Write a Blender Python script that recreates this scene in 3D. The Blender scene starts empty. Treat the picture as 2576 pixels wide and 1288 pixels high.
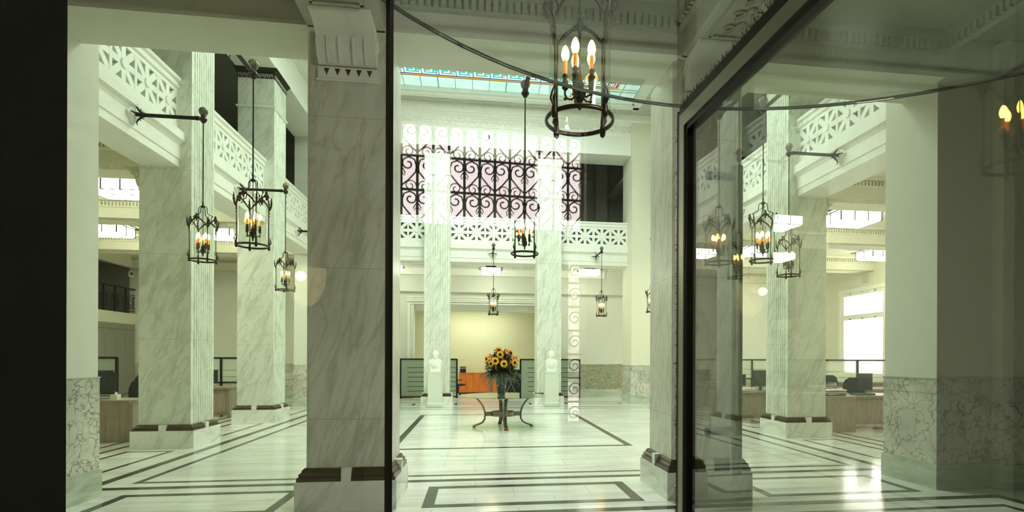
import bpy, math, random
from math import sin, cos, tan, pi, radians, atan, atan2, hypot, sqrt
from mathutils import Vector, Matrix
random.seed(7)
col = bpy.context.scene.collection
AX = 0.68                                   # the hall's axis of symmetry

# ------------------------------------------------------------------ materials
def lin(h):
    c = [int(h[i:i+2], 16)/255 for i in (0, 2, 4)]
    return tuple(((x+.055)/1.055)**2.4 if x > .04045 else x/12.92 for x in c)+(1,)
class NT:
    def __init__(s, name):
        s.m = bpy.data.materials.new(name); s.m.use_nodes = True
        s.t = s.m.node_tree; s.b = s.t.nodes['Principled BSDF']; s.o = s.t.nodes['Material Output']
    def n(s, kind, ins=None, **kw):
        n = s.t.nodes.new(kind)
        for k, v in kw.items(): setattr(n, k, v)
        for k, v in (ins or {}).items():
            if isinstance(v, bpy.types.NodeSocket): s.t.links.new(v, n.inputs[k])
            else: n.inputs[k].default_value = v
        return n
    def link(s, a, b): s.t.links.new(a, b)
    def pos(s, scale=(1,1,1), rot=(0,0,0)):
        g = s.n('ShaderNodeNewGeometry')
        mp = s.n('ShaderNodeMapping', {'Vector': g.outputs['Position'], 'Scale': scale, 'Rotation': rot})
        return mp.outputs[0]
    def ramp(s, fac, stops):
        r = s.n('ShaderNodeValToRGB', {'Fac': fac}); e = r.color_ramp.elements
        while len(e) < len(stops): e.new(.5)
        for i, (p, c) in enumerate(stops): e[i].position = p; e[i].color = c
        return r.outputs[0]
    def mix(s, f, a, b, mode='MIX'):
        m = s.n('ShaderNodeMix', data_type='RGBA', blend_type=mode)
        for k, v in ((0, f), (6, a), (7, b)):
            if isinstance(v, bpy.types.NodeSocket): s.link(v, m.inputs[k])
            else: m.inputs[k].default_value = v
        return m.outputs[2]
    def math(s, op, a, b=0.0, clamp=False):
        m = s.n('ShaderNodeMath', operation=op, use_clamp=clamp)
        for i, v in enumerate((a, b)):
            if isinstance(v, bpy.types.NodeSocket): s.link(v, m.inputs[i])
            else: m.inputs[i].default_value = v
        return m.outputs[0]
def plain(name, h, rough=.6, metal=0., noise=0., spec=.5, scale=6):
    q = NT(name); c = lin(h)
    q.b.inputs['Roughness'].default_value = rough; q.b.inputs['Metallic'].default_value = metal
    q.b.inputs['Specular IOR Level'].default_value = spec
    n = q.n('ShaderNodeTexNoise', {'Vector': q.pos(), 'Scale': scale, 'Detail': 5})
    d = tuple(x*(1-max(noise, .04)) for x in c[:3])+(1,)
    q.link(q.ramp(n.outputs[0], [(.35, d), (.65, c)]), q.b.inputs['Base Color'])
    return q.m
def marble(name, base, vein, rot=(0,0,0), scale=(1,1,1), w=(.42,.6), k=1.0, rough=.25, joint=None, tile=None, fine=None):
    q = NT(name); p = q.n('ShaderNodeMapping', {'Vector': q.pos((1,1,1), rot), 'Scale': scale}).outputs[0]
    n = q.n('ShaderNodeTexNoise', {'Vector': p, 'Scale': 1.6*k, 'Detail': 9, 'Roughness': .62, 'Distortion': .7})
    c = q.ramp(n.outputs[0], [(w[0], lin(vein)), (w[1], lin(base))])
    n2 = q.n('ShaderNodeTexNoise', {'Vector': p, 'Scale': 5*k, 'Detail': 6, 'Distortion': 1.2})
    c = q.mix(q.math('MULTIPLY', q.ramp(n2.outputs[0], [(.5, (0,0,0,1)), (.75, (1,1,1,1))]), .35), c, lin(fine or vein))
    if joint:
        n3 = q.n('ShaderNodeTexNoise', {'Vector': p, 'Scale': 1.1, 'Detail': 4, 'Distortion': .5}); c = q.mix(q.math('MULTIPLY', q.ramp(n3.outputs[0], [(.46, (0,0,0,1)), (.492, (1,1,1,1)), (.5, (1,1,1,1)), (.54, (0,0,0,1))]), .4), c, lin(fine or vein))
        g = q.n('ShaderNodeNewGeometry'); sx = q.n('ShaderNodeSeparateXYZ', {'Vector': g.outputs['Position']})
        z = q.math('MODULO', q.math('ADD', sx.outputs[2], 20*joint[1]-joint[0]), joint[1])
        c = q.mix(q.math('MULTIPLY', q.math('LESS_THAN', z, .007), .45), c, lin('6f7466'))
    if tile:
        br = q.n('ShaderNodeTexBrick', {'Vector': q.pos(), 'Scale': 1.0, 'Mortar Size': .0035, 'Mortar Smooth': .1, 'Brick Width': tile[0], 'Row Height': tile[1],
                 'Color1': (1,1,1,1), 'Color2': (.93,.94,.92,1), 'Mortar': (.6,.62,.56,1)}, offset=.5)
        c = q.mix(1.0, c, br.outputs[0], 'MULTIPLY')
    q.link(c, q.b.inputs['Base Color']); q.b.inputs['Roughness'].default_value = rough
    return q.m
def breccia(name, base, v1, v2, rough=.2, k=1.0, v3=None):
    q = NT(name); p = q.pos()
    d = q.n('ShaderNodeTexNoise', {'Vector': p, 'Scale': 3*k, 'Detail': 4})
    pv = q.n('ShaderNodeVectorMath', {0: p, 1: d.outputs[1]}, operation='ADD')
    v = q.n('ShaderNodeTexVoronoi', {'Vector': pv.outputs[0], 'Scale': 3.6*k}, feature='DISTANCE_TO_EDGE')
    v2n = q.n('ShaderNodeTexVoronoi', {'Vector': pv.outputs[0], 'Scale': 9*k}, feature='DISTANCE_TO_EDGE')
    m = q.n('ShaderNodeTexNoise', {'Vector': p, 'Scale': 1.7*k, 'Detail': 6})
    c = q.ramp(m.outputs[0], [(.3, lin(v2)), (.62, lin(base))]); tw = .045 if not v3 else .11
    a = q.ramp(v.outputs[0], [(.0, (1,1,1,1)), (tw, (0,0,0,1))])
    b = q.ramp(v2n.outputs[0], [(.0, (1,1,1,1)), (tw*1.1, (0,0,0,1))])
    b = q.math('MULTIPLY', b, q.ramp(m.outputs[0], [(.45, (0,0,0,1)), (.65, (.6,.6,.6,1))]))
    c = q.mix(q.math('MULTIPLY', a, .75), c, lin(v1)); c = q.mix(b, c, lin(v3 or v1))
    q.link(c, q.b.inputs['Base Color']); q.b.inputs['Roughness'].default_value = rough
    return q.m
def wood(name, a, b, rough=.35, axis=(1,1,12)):
    q = NT(name); n = q.n('ShaderNodeTexNoise', {'Vector': q.pos((14,14,1)), 'Scale': 1.5, 'Detail': 5})
    q.link(q.ramp(n.outputs[0], [(.35, lin(a)), (.65, lin(b))]), q.b.inputs['Base Color'])
    q.b.inputs['Roughness'].default_value = rough; return q.m
def emit(name, h, s, tex=None):
    q = NT(name); q.t.nodes.remove(q.b)
    c = lin(h)
    e = q.n('ShaderNodeEmission', {'Color': c, 'Strength': s})
    if tex:
        n = q.n('ShaderNodeTexNoise', {'Vector': q.pos(), 'Scale': tex[0], 'Detail': 3})
        q.link(q.ramp(n.outputs[0], [(.3, lin(tex[1])), (.65, c)]), e.inputs[0])
    q.link(e.outputs[0], q.o.inputs[0]); return q.m
def glass(name, tint, f0=.04, rough=0.0):
    q = NT(name); q.t.nodes.remove(q.b)
    g = q.n('ShaderNodeNewGeometry')
    d = q.n('ShaderNodeVectorMath', {0: g.outputs['Incoming'], 1: g.outputs['Normal']}, operation='DOT_PRODUCT')
    a = q.math('SUBTRACT', 1.0, q.math('ABSOLUTE', d.outputs['Value']), True)
    f = q.math('ADD', q.math('MULTIPLY', q.math('POWER', a, 5.0), 1-f0), f0, True)
    t = q.n('ShaderNodeBsdfTransparent', {'Color': lin(tint)})
    gl = q.n('ShaderNodeBsdfGlossy', {'Color': (1,1,1,1), 'Roughness': rough})
    m = q.n('ShaderNodeMixShader', {0: f, 1: t.outputs[0], 2: gl.outputs[0]})
    q.link(m.outputs[0], q.o.inputs[0]); return q.m
def frosted(name, h, alpha=.65):
    q = NT(name); q.b.inputs['Base Color'].default_value = lin(h); q.b.inputs['Roughness'].default_value = .5
    tr = q.n('ShaderNodeBsdfTranslucent', {'Color': lin(h)}); t = q.n('ShaderNodeBsdfTransparent', {'Color': (.85,.9,.86,1)})
    m = q.n('ShaderNodeMixShader', {0: .45, 1: q.b.outputs[0], 2: tr.outputs[0]})
    m2 = q.n('ShaderNodeMixShader', {0: alpha, 1: t.outputs[0], 2: m.outputs[0]})
    q.link(m2.outputs[0], q.o.inputs[0]); return q.m

M = {}
M['floor'] = marble('floor_marble', 'eeeee8', 'd3d5cd', scale=(.35,2.4,1), w=(.36,.56), rough=.13, tile=(.92,.46))
M['strip'] = marble('dark_green_marble', '2c3028', '181b15', w=(.4,.6), rough=.16, k=3)
M['strip'].node_tree.nodes['Principled BSDF'].inputs['Specular IOR Level'].default_value = .3
M['shaft'] = marble('veined_column_marble', 'e0e3d8', 'c2c6b9', rot=(radians(-14), radians(-24), 0), scale=(3.6,3.6,.42), w=(.34,.5), rough=.3, joint=(1.94,1.52), fine='aeb2a4')
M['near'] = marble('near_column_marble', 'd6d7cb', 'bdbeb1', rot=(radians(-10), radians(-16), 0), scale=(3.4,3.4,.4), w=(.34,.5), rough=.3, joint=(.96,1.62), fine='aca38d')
M['plinth'] = marble('plinth_marble', 'ebece5', 'c4c8bd', rot=(0, radians(60), 0), scale=(1,1,4), w=(.34,.5), rough=.25)
M['base'] = marble('pale_green_marble', 'c3c7bb', '9aa893', scale=(1,1,5), w=(.35,.6), rough=.3)
M['breccia'] = breccia('violet_veined_marble', 'd3d3c4', '3f3540', 'a9a59e')
M['breccia_red'] = breccia('green_orange_marble', 'a9b095', '4d4536', '9aa088', k=1.4, v3='c8602c')
M['wall'] = plain('pale_green_plaster', 'd6d7cb', .8)
M['cream'] = plain('cream_plaster', 'dddac6', .8)
M['yellow'] = plain('pale_yellow_plaster', 'dfddb9', .8)
M['white'] = plain('white_plaster', 'eaeae3', .75)
M['trim'] = plain('white_stucco', 'eaeae3', .7, noise=.06)
M['ornament'] = plain('grey_stucco', 'c3c5b9', .8, noise=.15, scale=30)
M['carved'] = plain('white_carved_marble', 'e9eae4', .45, noise=.05)
M['vest'] = plain('vestibule_plaster', 'b3b2a8', .8)
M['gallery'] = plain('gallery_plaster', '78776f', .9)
M['panel'] = plain('grey_panelling', '8d8d80', .7)
M['bronze'] = plain('dark_bronze', '3a3328', .35, .85, .3, scale=20)
M['brown'] = plain('bronze_base_moulding', '5a4c38', .3, .6, .3, scale=20)
M['iron'] = plain('black_iron', '1c1b19', .4, .6)
M['frame'] = plain('dark_anodised_frame', '2a2220', .35, .5)
M['edge'] = plain('glass_edge', '565b50', .6)
M['void'] = plain('matt_black_paint', '120c0c', .8, spec=.2)
M['steel'] = plain('brushed_steel', 'a8aa9c', .3, .9)
M['tablemetal'] = plain('aged_steel', '8d8675', .3, .85, .4, scale=18)
M['copper'] = plain('copper_foot', 'a55f36', .35, .8)
M['black'] = plain('black_plastic', '17181a', .4)
M['dark'] = plain('charcoal_fabric', '24262a', .8)
M['screen'] = plain('screen_glass', '2c3136', .15)
M['hair'] = plain('brush_bristle', '120a08', .9)
M['desk'] = wood('greyed_oak', '8b7d6c', 'a09180')
M['orange'] = wood('orange_cherry', 'c8651a', 'de7c22')
M['paper'] = plain('white_paper', 'e8e8de', .8)
M['green'] = plain('green_folder', '2f6b40', .6)
M['red'] = plain('red_plastic', 'b3231b', .4)
M['bust'] = plain('white_statuary_marble', 'e9eee0', .45)
M['pedestal'] = plain('grey_white_stone', 'd5dacb', .6, noise=.05, scale=60)
M['leaf'] = plain('olive_leaf', '8f9c82', .6, noise=.3, scale=40)
M['leafdark'] = plain('dark_leaf', '36452b', .6, noise=.4, scale=30)
M['petal'] = plain('sunflower_petal', 'ffc808', .6, noise=.15, scale=40)
M['seed'] = plain('sunflower_seeds', '1e120b', .9)
M['lily'] = plain('orange_lily', 'ff6420', .6)
M['vase'] = marble('dark_marbled_glass', '2b332d', 'b6c4b4', w=(.3,.42), k=7, rough=.1)
M['lampglass'] = emit('lamp_box_glass', 'f8fbe8', 25)
M['bulb'] = emit('candle_bulb', 'ffd36a', 30)
M['sleeve'] = NT('candle_sleeve').m
q = M['sleeve'].node_tree.nodes['Principled BSDF']; q.inputs['Base Color'].default_value = lin('e07a18'); q.inputs['Emission Color'].default_value = lin('ff7a10'); q.inputs['Emission Strength'].default_value = .9
M['winglass'] = emit('daylit_window_glass', 'fffaf2', 7)
M['streetglass'] = emit('daylit_street_glass', 'fff2f0', 11, tex=(1.5, 'f4dfe0'))
M['sideglow'] = emit('daylit_side_glass', 'fff4e6', 7, tex=(9, '6a6a55'))
M['sconceglass'] = emit('sconce_globe', 'ffe6a0', 30)
M['bowl'] = emit('sconce_bowl', 'ffe9b0', 1.6)
M['sky_center'] = emit('skylight_clear_glass', 'effdf1', 13)
M['sky_teal'] = emit('skylight_teal_glass', 'd3f6e8', 1.2, tex=(1.2, 'bdeedd'))
M['sky_aqua'] = emit('skylight_aqua_glass', '58d4c2', 1.1)
M['sky_blue'] = emit('skylight_blue_glass', '3550b8', .6)
M['sky_orange'] = emit('skylight_orange_glass', 'f7ae30', 1.1)
M['sky_white'] = emit('skylight_white_glass', 'ffffff', 1.6)
M['sky_red'] = emit('skylight_red_glass', 'a52a20', .45)
M['sky_black'] = plain('skylight_lead', '26241f', .6)
M['glass'] = glass('clear_door_glass', 'f6f8f5')
M['sideglass'] = glass('tinted_leaf_glass', 'f5f6f2', .07)
M['curved'] = glass('curved_drum_glass', 'f7f8f4', .04)
M['thin'] = glass('lantern_glass', 'fafcf9', .035)
M['tableglass'] = glass('green_table_glass', 'd5e8dc', .08)
M['frost'] = frosted('frosted_glass', 'aebaaa', .8)
M['frostwin'] = frosted('banded_glass', 'f2f3ea', .5)

# ------------------------------------------------------------------ mesh builder
class MB:
    def __init__(s): s.v = []; s.f = []; s.mi = []; s.sm = []; s.T = Matrix()
    def add(s, vs, fs, mi=0, sm=False):
        b = len(s.v); s.v += [tuple(s.T @ Vector(v)) for v in vs]
        for f in fs: s.f.append([b+i for i in f]); s.mi.append(mi); s.sm.append(sm)
    def box(s, x0, x1, y0, y1, z0, z1, mi=0):
        vs = [(x, y, z) for z in (z0, z1) for y in (y0, y1) for x in (x0, x1)]
        s.add(vs, [(0,2,3,1),(4,5,7,6),(0,1,5,4),(1,3,7,5),(3,2,6,7),(2,0,4,6)], mi)
    def prism(s, poly, h0, h1, axis='z', mi=0, sm=False):
        n = len(poly)
        def P(a, b, h): return {'z': (a, b, h), 'y': (a, h, b), 'x': (h, a, b)}[axis]
        vs = [P(a, b, h0) for a, b in poly]+[P(a, b, h1) for a, b in poly]
        s.add(vs, [tuple(range(n))[::-1], tuple(range(n, 2*n))], mi)
        s.add(vs, [(i, (i+1) % n, n+(i+1) % n, n+i) for i in range(n)], mi, sm)
    def lathe(s, prof, n=16, c=(0,0,0), mi=0, sm=True, cap=True):
        vs = []
        for r, z in prof:
            for i in range(n): a = 2*pi*i/n; vs.append((c[0]+r*cos(a), c[1]+r*sin(a), c[2]+z))
        fs = [(j*n+i, j*n+(i+1) % n, (j+1)*n+(i+1) % n, (j+1)*n+i) for j in range(len(prof)-1) for i in range(n)]
        s.add(vs, fs, mi, sm)
        if cap:
            m = (len(prof)-1)*n
            s.add([vs[i] for i in range(n)], [tuple(range(n))[::-1]], mi); s.add([vs[m+i] for i in range(n)], [tuple(range(n))], mi)
    def tube(s, pts, r, n=6, mi=0, sm=True):
        pts = [Vector(p) for p in pts]; rs = r if isinstance(r, (list, tuple)) else [r]*len(pts)
        vs = []; up = None
        for i, p in enumerate(pts):
            t = (pts[min(i+1, len(pts)-1)]-pts[max(i-1, 0)])
            t = t.normalized() if t.length > 1e-9 else Vector((0,0,1))
            if up is None: up = Vector((0,0,1)) if abs(t.z) < .9 else Vector((1,0,0))
            u = t.cross(up)
            if u.length < 1e-6: u = t.cross(Vector((0,1,0)))
            u.normalize(); w = u.cross(t); up = w
            for k in range(n): a = 2*pi*(k+.5)/n; vs.append(tuple(p+(u*cos(a)+w*sin(a))*rs[i]))
        m = len(pts)
        fs = [(j*n+i, j*n+(i+1) % n, (j+1)*n+(i+1) % n, (j+1)*n+i) for j in range(m-1) for i in range(n)]
        s.add(vs, fs, mi, sm); s.add(vs[:n], [tuple(range(n))[::-1]], mi); s.add(vs[-n:], [tuple(range(n))], mi)
    def ball(s, c, r, n=10, m=6, mi=0, sz=1.0):
        s.lathe([(max(r*sin(pi*j/m), 1e-4), -r*sz*cos(pi*j/m)) for j in range(m+1)], n, c, mi, cap=False)
    def torus(s, c, R, r, n=28, k=6, mi=0, sz=1.0):
        vs = [(c[0]+(R+r*cos(b))*cos(a), c[1]+(R+r*cos(b))*sin(a), c[2]+r*sz*sin(b)) for a in [2*pi*i/n for i in range(n)] for b in [2*pi*j/k for j in range(k)]]
        s.add(vs, [(i*k+j, ((i+1) % n)*k+j, ((i+1) % n)*k+(j+1) % k, i*k+(j+1) % k) for i in range(n) for j in range(k)], mi, True)
    def build(s, name, mats, parent=None, loc=(0,0,0), rz=0):
        me = bpy.data.meshes.new(name); me.from_pydata(s.v, [], s.f)
        if not isinstance(mats, (list, tuple)): mats = [mats]
        for m in mats: me.materials.append(m)
        for p, mi, sm in zip(me.polygons, s.mi, s.sm): p.material_index = mi; p.use_smooth = sm
        me.update(); o = bpy.data.objects.new(name, me); col.objects.link(o); o.location = loc; o.rotation_euler.z = rz
        if parent: o.parent = parent
        return o
def tag(o, label=None, cat=None, group=None, kind=None):
    if label: o['label'] = label
    if cat: o['category'] = cat
    if group: o['group'] = group
    if kind: o['kind'] = kind
    return o
def empty(name, loc=(0,0,0), rz=0):
    o = bpy.data.objects.new(name, None); col.objects.link(o); o.location = loc; o.rotation_euler.z = rz; o.empty_display_size = .1
    return o
def struct(b, name, mats, parent=None):
    o = b.build(name, mats, parent)
    if not parent: o['kind'] = 'structure'
    return o
KIDS = {}
def copy_tree(o, loc=None, rz=None, label=None, parent=None, group=None):
    c = o.copy(); col.objects.link(c); c.parent = parent
    if loc is not None: c.location = loc
    if rz is not None: c.rotation_euler.z = rz
    if label: c['label'] = label
    if group: c['group'] = group
    for ch in list(o.children): copy_tree(ch, parent=c)
    return c
def bx(*a): b = MB(); b.box(*a); return b

# ------------------------------------------------------------------ floor
f = MB(); f.box(-14, 16, -4, 27, -.2, 0)
H = .0006
def strip_rect(x0, x1, y0, y1, w):
    for a in ((x0, x1, y0, y0+w), (x0, x1, y1-w, y1), (x0, x0+w, y0+w, y1-w), (x1-w, x1, y0+w, y1-w)): f.box(*a, -.01, H, 1)
strip_rect(-1.55, 2.92, 9.95, 16.02, .13)
strip_rect(-4.36, 5.74, 7.68, 17.7, .09)
strip_rect(-4.80, 6.18, 7.33, 18.35, .14)
strip_rect(-.58, 1.92, 6.06, 7.06, .13); strip_rect(-4.1, -2.1, 6.06, 7.06, .11); strip_rect(3.42, 5.45, 6.06, 7.06, .11)
strip_rect(-4.2, 6.25, -2.9, 5.83, .14); strip_rect(-3.8, 5.9, -2.4, 5.43, .09)
for s in (-1, 1):
    for (y0, y1) in ((8.2, 10.3), (12.2, 14.35), (16.2, 18.3)):
        a, b = sorted((AX+s*5.84, AX+s*6.62)); strip_rect(a, b, y0, y1, .08)
    for x in (6.94, 7.3):
        a = AX+s*x; f.box(a-.045, a+.045, 7.2, 23, -.01, H, 1)
for (x0, x1) in ((-4.1, -2.1), (-.75, 2.0), (3.2, 5.3)): strip_rect(x0, x1, 19.25, 20.05, .1)
f.box(-13, 15, 20.5, 20.58, -.01, H, 1)
struct(f, 'floor', [M['floor'], M['strip']])

# ------------------------------------------------------------------ entrance wall, piers, wainscot
def wainscot(x0, x1, y0, y1, n, left=True, mat='breccia', top=1.38):
    o = MB(); e = .012
    o.box(x0-e, x1+e, y0-e, y1+e, .316, top, 0); o.box(x0-e-.006, x1+e+.006, y0-e-.006, y1+e+.006, 1.205, 1.21, 1)
    o.box(x0-.03, x1+.03, y0-.03, y1+.03, 0, .316, 1); o.box(x0-.02, x1+.02, y0-.02, y1+.02, top, top+.012, 1)
    return struct(o, n, [M[mat], M['base']])
w = MB(); w.box(-13, -4.35, 6.15, 7.03, 0, 10.3); struct(w, 'wall_front_left', M['wall'])
w = MB(); w.box(5.72, 14.8, 6.15, 7.03, 0, 10.3); w.box(6.5, 14.8, 6.0, 6.15, 0, 5.6); struct(w, 'wall_front_right', M['wall'])
wainscot(-13, -4.35, 6.15, 7.03, 'trim_1'); wainscot(5.72, 6.5, 6.15, 7.03, 'trim_2'); wainscot(6.5, 14.8, 6.0, 7.03, 'trim_3')
w = MB(); w.box(-4.35, 5.72, 6.06, 6.74, 5.1, 10.3)
w.box(-4.35, 5.72, 6.03, 6.06, 5.1, 5.14); struct(w, 'wall_front', M['wall'])
# vestibule
v = MB(); v.box(-4.55, -4.35, -3.6, 6.15, 0, 5.9); struct(v, 'wall_left', M['vest'])
v = MB(); v.box(7.6, 7.8, -3.6, 6.0, 0, 5.9); struct(v, 'wall_right', M['vest'])
wx = wainscot(-4.45, -4.35, -3.4, 6.1, 'trim_4'); wx = wainscot(7.6, 7.7, -3.4, 5.9, 'trim_5')
v = MB(); v.box(-4.55, 7.8, -3.6, 6.06, 5.62, 5.9); struct(v, 'ceiling_vestibule', M['vest'])
# coffer cornices with dentils between the long beams
def dentils(b, x0, x1, y, z, pitch=.1, wd=.055, h=.1, d=.05, axis='x', mi=0):
    n = int(abs(x1-x0)/pitch)
    for i in range(n):
        c = x0+(i+.5)*(x1-x0)/n
        if axis == 'x': b.box(c-wd/2, c+wd/2, min(y, y+d), max(y, y+d), z, z+h, mi)
        else: b.box(min(y, y+d), max(y, y+d), c-wd/2, c+wd/2, z, z+h, mi)
bays = [(-4.35, -1.76), (-.97, 2.33), (3.12, 5.72)]
for i, (a, b_) in enumerate(bays):
    c = MB()
    for (x0, x1, y0, y1) in ((a, b_, 5.94, 6.06), (a, a+.12, 1.9, 5.94), (b_-.12, b_, 1.9, 5.94), (a, b_, 1.78, 1.9)):
        c.box(x0, x1, y0, y1, 5.5, 5.62)
    for (x0, x1, y0, y1) in ((a, b_, 6.0, 6.06), (a, a+.06, 1.9, 6.0), (b_-.06, b_, 1.9, 6.0)): c.box(x0, x1, y0, y1, 5.36, 5.39)
    dentils(c, a+.1, b_-.1, 6.06, 5.39, .078, .05, .12, -.10)
    dentils(c, 1.95, 5.9, a, 5.39, .078, .05, .12, .10, 'y'); dentils(c, 1.95, 5.9, b_, 5.39, .078, .05, .12, -.10, 'y')
    struct(c, 'trim_%d' % (6+i), M['vest'])
def scroll(cx, cy, r0, turns, a0, sgn=1, n=26):
    return [(cx+r0*(1-.85*t)*cos(a0+sgn*t*turns*2*pi), cy+r0*(1-.85*t)*sin(a0+sgn*t*turns*2*pi)) for t in [i/n for i in range(n+1)]]
for i, (a, b_) in enumerate(((-1.76, -.97), (2.33, 3.12))):
    c = MB(); c.box(a, b_, -3.4, 6.06, 5.1, 5.62)
    x0, x1, y0, y1, z = a+.14, b_-.14, 2.2, 5.62, 5.1
    for q_ in ((x0, x1, y0, y0+.03), (x0, x1, y1-.03, y1), (x0, x0+.03, y0, y1), (x1-.03, x1, y0, y1)): c.box(*q_, z-.02, z)
    xm = (x0+x1)/2; y = y1-.16
    while y > y0+.2:
        for s in (-1, 1):
            c.tube([(px, py, z-.008) for px, py in scroll(xm+s*.11, y, .085, 1.25, pi/2 if s > 0 else pi/2, s)], .014, 5)
            c.tube([(xm+s*.02, y-.12, z-.008), (xm+s*.06, y-.02, z-.008), (xm+s*.1, y+.08, z-.008)], .012, 5)
        c.ball((xm, y-.1, z), .035, 8, 4); y -= .235
    struct(c, 'trim_%d' % (9+i), M['vest'])

# ------------------------------------------------------------------ columns
def molding_ring(b, h, z0, z1, prof, mi=0):        # square ring moulding: prof = (outset, fraction)
    pts = [(h+o, z0+(z1-z0)*t) for o, t in prof]
    vs = []
    for r, z in pts: vs += [(-r, -r, z), (r, -r, z), (r, r, z), (-r, r, z)]
    fs = [(4*j+i, 4*j+(i+1) % 4, 4*j+4+(i+1) % 4, 4*j+4+i) for j in range(len(pts)-1) for i in range(4)]
    m = 4*(len(pts)-1); fs += [(3, 2, 1, 0), (m, m+1, m+2, m+3)]
    b.add(vs, fs, mi)
def greek(b, x0, x1, z0, z1, y, d, mi=0, cell=None):     # running key on a vertical face, facing -y at y
    h = z1-z0; cell = cell or h*1.05; n = max(1, int((x1-x0)/cell)); cw = (x1-x0)/n; t = h*.15
    for i in range(n):
        X = x0+i*cw
        segs = [(0, 1, 0, t), (0, t, 0, h), (0, .78*cw, h-t, h), (.78*cw-t, .78*cw, .3*h, h), (.38*cw, .78*cw, .3*h, .3*h+t), (.38*cw, .38*cw+t, .3*h, .62*h)]
        for j, (a, c, e, g) in enumerate(segs):
            if j == 0: a, c = .78*cw, cw+t*.2
            b.box(X+a, X+c, y-d, y+.004, z0+e, z0+g, mi)
def make_column():
    root = empty('marble_column')
    p = MB(); p.box(-.52, .52, -.52, .52, 0, .312); p.build('plinth', M['plinth'], root)
    m = MB(); molding_ring(m, .43, .312, .415, [(.075, 0), (.075, .3), (.055, .36), (.06, .55), (.035, .7), (.03, .85), (.012, 1)]); m.build('base_moulding', M['brown'], root)
    for a in range(4):
        k = MB(); k.T = Matrix.Rotation(a*pi/2, 4, 'Z'); k.box(.42, .515, -.06, .06, .312, .418); k.build('base_block', M['plinth'], root)
    # fluted face is +X
    h = .43; poly = [(-h, h), (-h, -h), (h, -h)]; n = 9; y0 = -h+.06; w_ = (2*h-.12)/n
    for i in range(n):
        for t in range(5):
            a = pi*t/4; poly.append((h-.02*sin(a), y0+w_*(i+.5)-w_*.40*cos(a)))
    poly.append((h, h))
    s_ = MB(); s_.prism(poly, .41, 7.92); s_.box(-h, h, -h, h, 7.9, 8.7); s_.build('shaft', M['shaft'], root)
    r = MB(); molding_ring(r, .43, 7.9, 7.98, [(0, 0), (.03, .2), (.04, .5), (.03, .8), (0, 1)]); r.build('astragal', M['plinth'], root)
    c = MB(); c.box(-.445, .445, -.445, .445, 8.66, 8.78)
    molding_ring(c, .43, 8.78, 8.9, [(.02, 0), (.04, .2), (.05, .5), (.085, .8), (.09, 1)])
    for a in range(4):
        c.T = Matrix.Rotation(a*pi/2, 4, 'Z'); greek(c, -.42, .42, 8.675, 8.765, -.445, .006, 1)
        for i in range(14): c.ball((-.42+i*.0646, -.475, 8.81), .02, 6, 4, 0)
    c.build('capital', [M['bronze'], M['ornament']], root)
    tag(root, 'x', 'column', 'square marble columns of the hall'); return root
C0 = make_column(); first = True
for (x, y, rz, lab) in [(-5.5, 11.07, 0, 'massive square marble column at the left with two lanterns beside it, nearest of the left row'),
        (-5.5, 15.12, 0, 'second marble column of the left row, its bronze greek key capital visible'),
        (AX*2+5.5, 11.07, pi, 'square marble column right of the leaf door handle, nearest of the right row'),
        (AX*2+5.5, 15.12, pi, 'farther marble column of the right row, behind the column nearest it'),
        (-1.33, 19.6, -pi/2, 'far marble column behind the bust on the left pedestal'),
        (2.56, 19.6, -pi/2, 'far marble column behind the bust on the right pedestal')]:
    if first: C0.location = (x, y, 0); C0.rotation_euler.z = rz; C0['label'] = lab; first = False
    else: copy_tree(C0, (x, y, 0), rz, lab)

def make_near():
    root = empty('entrance_column')
    p = MB(); p.box(-.52, .52, -.52, .52, 0, .312); p.build('plinth', M['plinth'], root)
    m = MB(); molding_ring(m, .43, .312, .445, [(.075, 0), (.075, .3), (.055, .36), (.06, .55), (.035, .7), (.03, .85), (.012, 1)]); m.build('base_moulding', M['brown'], root)
    for a in range(4):
        k = MB(); k.T = Matrix.Rotation(a*pi/2, 4, 'Z'); k.box(.42, .515, -.05, .05, .312, .45); k.build('base_block', M['plinth'], root)
    s_ = MB(); s_.prism([(-.43, -.4), (-.4, -.43), (.4, -.43), (.43, -.4), (.43, .4), (.4, .43), (-.4, .43), (-.43, .4)], .43, 5.1); s_.build('shaft', M['near'], root)
    # console bracket growing towards -Y
    c = MB(); prof = [(-.42, 4.72), (-.50, 4.74), (-.56, 4.80), (-.585, 4.88), (-.60, 4.97), (-.66, 5.03), (-.78, 5.07), (-.90, 5.09), (-.90, 5.1), (-.42, 5.1)]
    vs = [(x, y, z) for x in (-.30, .30) for y, z in prof]; n = len(prof)
    c.add(vs, [tuple(range(n)), tuple(range(n, 2*n))[::-1]], 0); c.add(vs, [(i, n+i, n+(i+1) % n, (i+1) % n) for i in range(n)], 0, True)
    c.box(-.31, .31, -.47, -.42, 4.60, 4.72); c.box(-.33, .33, -.46, -.42, 4.575, 4.6)
    for i in range(5): c.prism([(-.22+i*.11-.028, 4.70), (-.22+i*.11+.028, 4.70), (-.22+i*.11, 4.63)], -.474, -.468, 'y', 1)
    for x in (-.19, -.07, .07, .19):
        c.tube([(x, y-.008, z) for y, z in prof[1:5]], .012 if abs(x) > .1 else .018, 5)
    for s in (-1, 1):
        c.tube([(s*.305, -.5+q0*.8, 4.93+q1*.8) for q0, q1 in scroll(0, 0, .1, 1.3, 0)], .014, 5)
    c.build('console', [M['trim'], M['brown']], root)
    tag(root, 'x', 'column', 'columns of the entrance'); return root
N0 = make_near(); N0.location = (-1.36, 6.57, 0); N0['label'] = 'shaded grey marble column with a scrolled console just left of the slim dark door post'
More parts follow.
